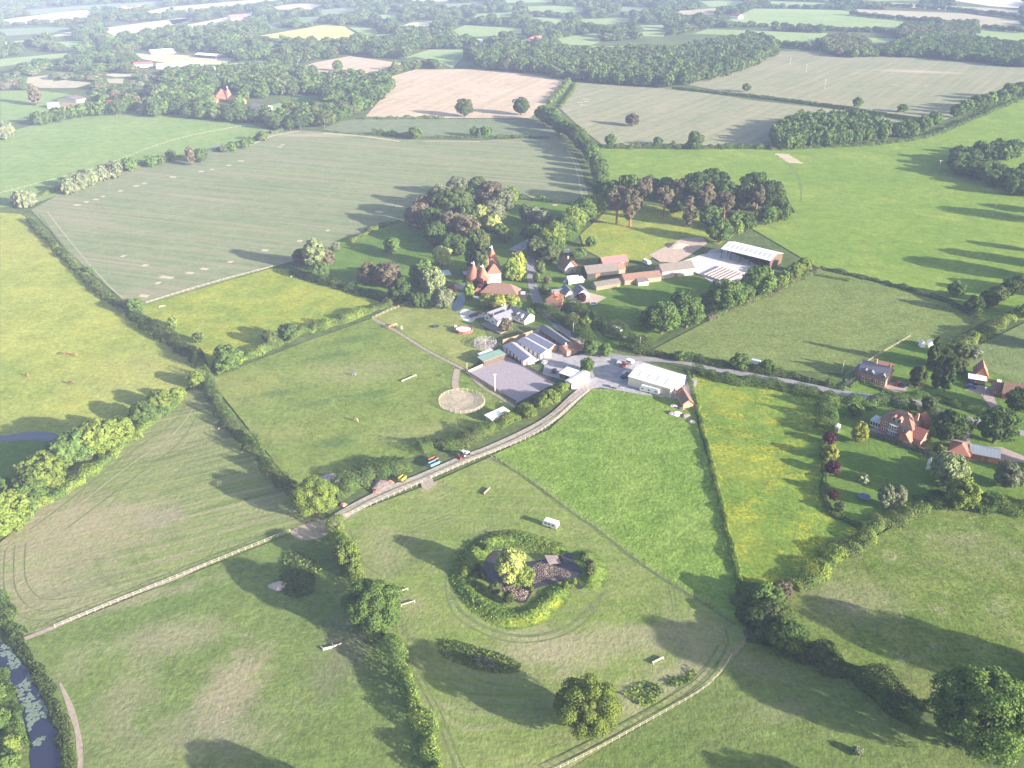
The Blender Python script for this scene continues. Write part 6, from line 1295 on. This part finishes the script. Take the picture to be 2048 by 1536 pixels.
# horse walker
r = empty('horse_walker', (*G2((971,690)), 0)); tag(r, 'round galvanised horse walker cage left of the stables', 'horse walker'); GAL = plain('galvanised', (.46,.45,.44), .5, .1, 2, metal=.3)
for k in range(16):
    t = k*math.pi/8; b = MB(); b.bar((5.4*math.cos(t),5.4*math.sin(t),0),(5.4*math.cos(t),5.4*math.sin(t),2.2),.09); b.build('post', GAL, r)
b = MB()
for rad in (3.2, 5.4):
    for z in (.5, 1.1, 1.6, 2.2):
        for k in range(24): t, u = k*math.pi/12, (k+1)*math.pi/12; b.bar((rad*math.cos(t),rad*math.sin(t),z),(rad*math.cos(u),rad*math.sin(u),z),.06,4)
b.build('rails', GAL, r); b = MB()
for k in range(6): t = k*math.pi/3; b.bar((0,0,2.8),(5.2*math.cos(t),5.2*math.sin(t),2.5),.09,4)
b.bar((0,0,0),(0,0,3.2),.2,8); b.build('rotor', GAL, r)
sheet('walker_floor', [tuple(np.array(G2((971,690))) + np.array([6*math.cos(t), 6*math.sin(t)])) for t in np.linspace(0, 2*math.pi, 20, endpoint=False)], .117, M['path'], 'sandy floor under the horse walker', 'floor', world=True)
# jetty hut on the pond
r, L = site('pond_hut', 'dark planked roof of the small hut beside the pond', 'hut', zP((1245,665))[0], zP((1365,650))[0], 1.2)
b = MB(); b.shell([(-.2,-.3,1.2),(L+.3,-.3,1.1),(L-.2,2.6,1.9),(-.9,3.4,2.0)], [(0,1,2,3)], .12); b.build('roof', WOODG, r)
for x, y, z in ((.1,.1,1.05),(L-.2,.1,.95),(.0,2.8,1.75),(L-.5,2.3,1.7)): b = MB(); b.bar((x,y,0),(x,y,z),.08); b.build('post', WOODD, r)
# poles
def pole(px, py, h, label, arm=True, m=None, lamp=False, name='power_pole'):
    p = G2((px, py)); r = empty(name, (p[0], p[1], 0), R(20)); tag(r, label, 'pole', 'poles'); m = m or plain('pole_wood', (.42,.36,.32), .8, .15, 2)
    s = 1 + .25 * (math.hypot(*p) > 700); b = MB(); b.bar((0,0,0),(0,0,h),.17*s,8,.12*s); b.build('mast', m, r)
    if arm:
        b = MB(); b.box(-1.3,-.08,h-.5,1.3,.08,h-.3); b.build('crossarm', m, r); b = MB()
        for x in (-1.2, 0, 1.2): b.lathe([(.07,h-.3),(.1,h-.1),(.05,h)], 8, (x, 0))
        b.build('insulator', MT['frame'], r)
    if lamp: b = MB(); b.box(-.5,-.25,h-.1,.5,.25,h+.35); b.build('lamp_head', MT['frame'], r)
    return r
pole(1877,342,9,'left of the two power poles on the big green field'); pole(1986,432,9,'right of the two power poles on the big green field')
pole(1612,146,11,'left power pole in the far crop field'); pole(1649,178,11,'right power pole in the far crop field'); pole(1580,130,10,'faintest power pole in the far crop field')
pole(990,783,8.2,'tall white floodlight mast at the arena edge', False, MT['frame'], True, 'floodlight_mast'); pole(934,742,4.5,'short yellowish post at the arena corner', False, WOODP, False, 'arena_post'); pole(1146,672,7,'telegraph pole in the hedge above the office', False)
pole(1683,748,7,'thin pole at the end of the lane hedge', False); pole(1964,800,6,'lamp post by the pinkish drive', False, None, True, 'lamp_post'); pole(1279,700,7,'telegraph pole in the dark lane hedge', False)
# fox coloured flower beds and small items near houses
T(1095,560,16,'round','brown','orange brown bush on the bank right of the lane'); T(1075,556,18,'tall','olive','upright olive bush on the bank right of the lane', hr=1.4); T(1088,578,22,'round','olive','lowest olive bush on the bank right of the lane'); T(1080,535,20,'tall','olive','highest olive bush on the bank right of the lane', hr=1.5)
T(905,578,18,'round','purple','small purple bush by the oast drive'); T(1057,625,22,'round','mid','round green bush at the lane below the black shed'); T(1035,612,20,'round','mid','green bush right of the golden hedge trees')
T(1003,575,14,'round','mid','small green bush at the oast wall'); T(1145,640,30,'round','brown','brown bush in the dark lane hedge'); T(1170,645,26,'round','light','light bush in the dark lane hedge')
T(1210,700,30,'round','mid','bush where the lane meets the yard'); T(1480,722,40,'round','mid','dark round tree in the lane hedge left of the van',hr=.8); T(1535,732,34,'round','mid','round tree in the lane hedge right of the van',hr=.8); T(1360,712,24,'round','mid','bushy tree in the lane hedge above the white shed',hr=.9)
T(1712,570+250,30,'round','mid','hedge tree at the lane corner above the lawn'); T(1560,1185,30,'round','light','pale bush in the clump below the buttercup strip')
# lone bush on the bottom right grass
T(1716,1502,20,'shrub','grey','tiny grey sapling in the guard on the bottom right grass')
make_trees()
b = MB(); b.box(-4600, -460, -1.4, 4600, 5400, 186)
hz = NB('haze_air'); v = hz.n('ShaderNodeVolumePrincipled'); v.inputs['Color'].default_value = (.54, .64, 1, 1)
v.inputs['Density'].default_value = .00013; v.inputs['Anisotropy'].default_value = -0.25
hz.l(v.outputs[0], hz.out.inputs['Volume'])
o = b.build('haze', hz.m); tag(o, 'pale bluish summer haze over the whole countryside', 'haze', kind='stuff')
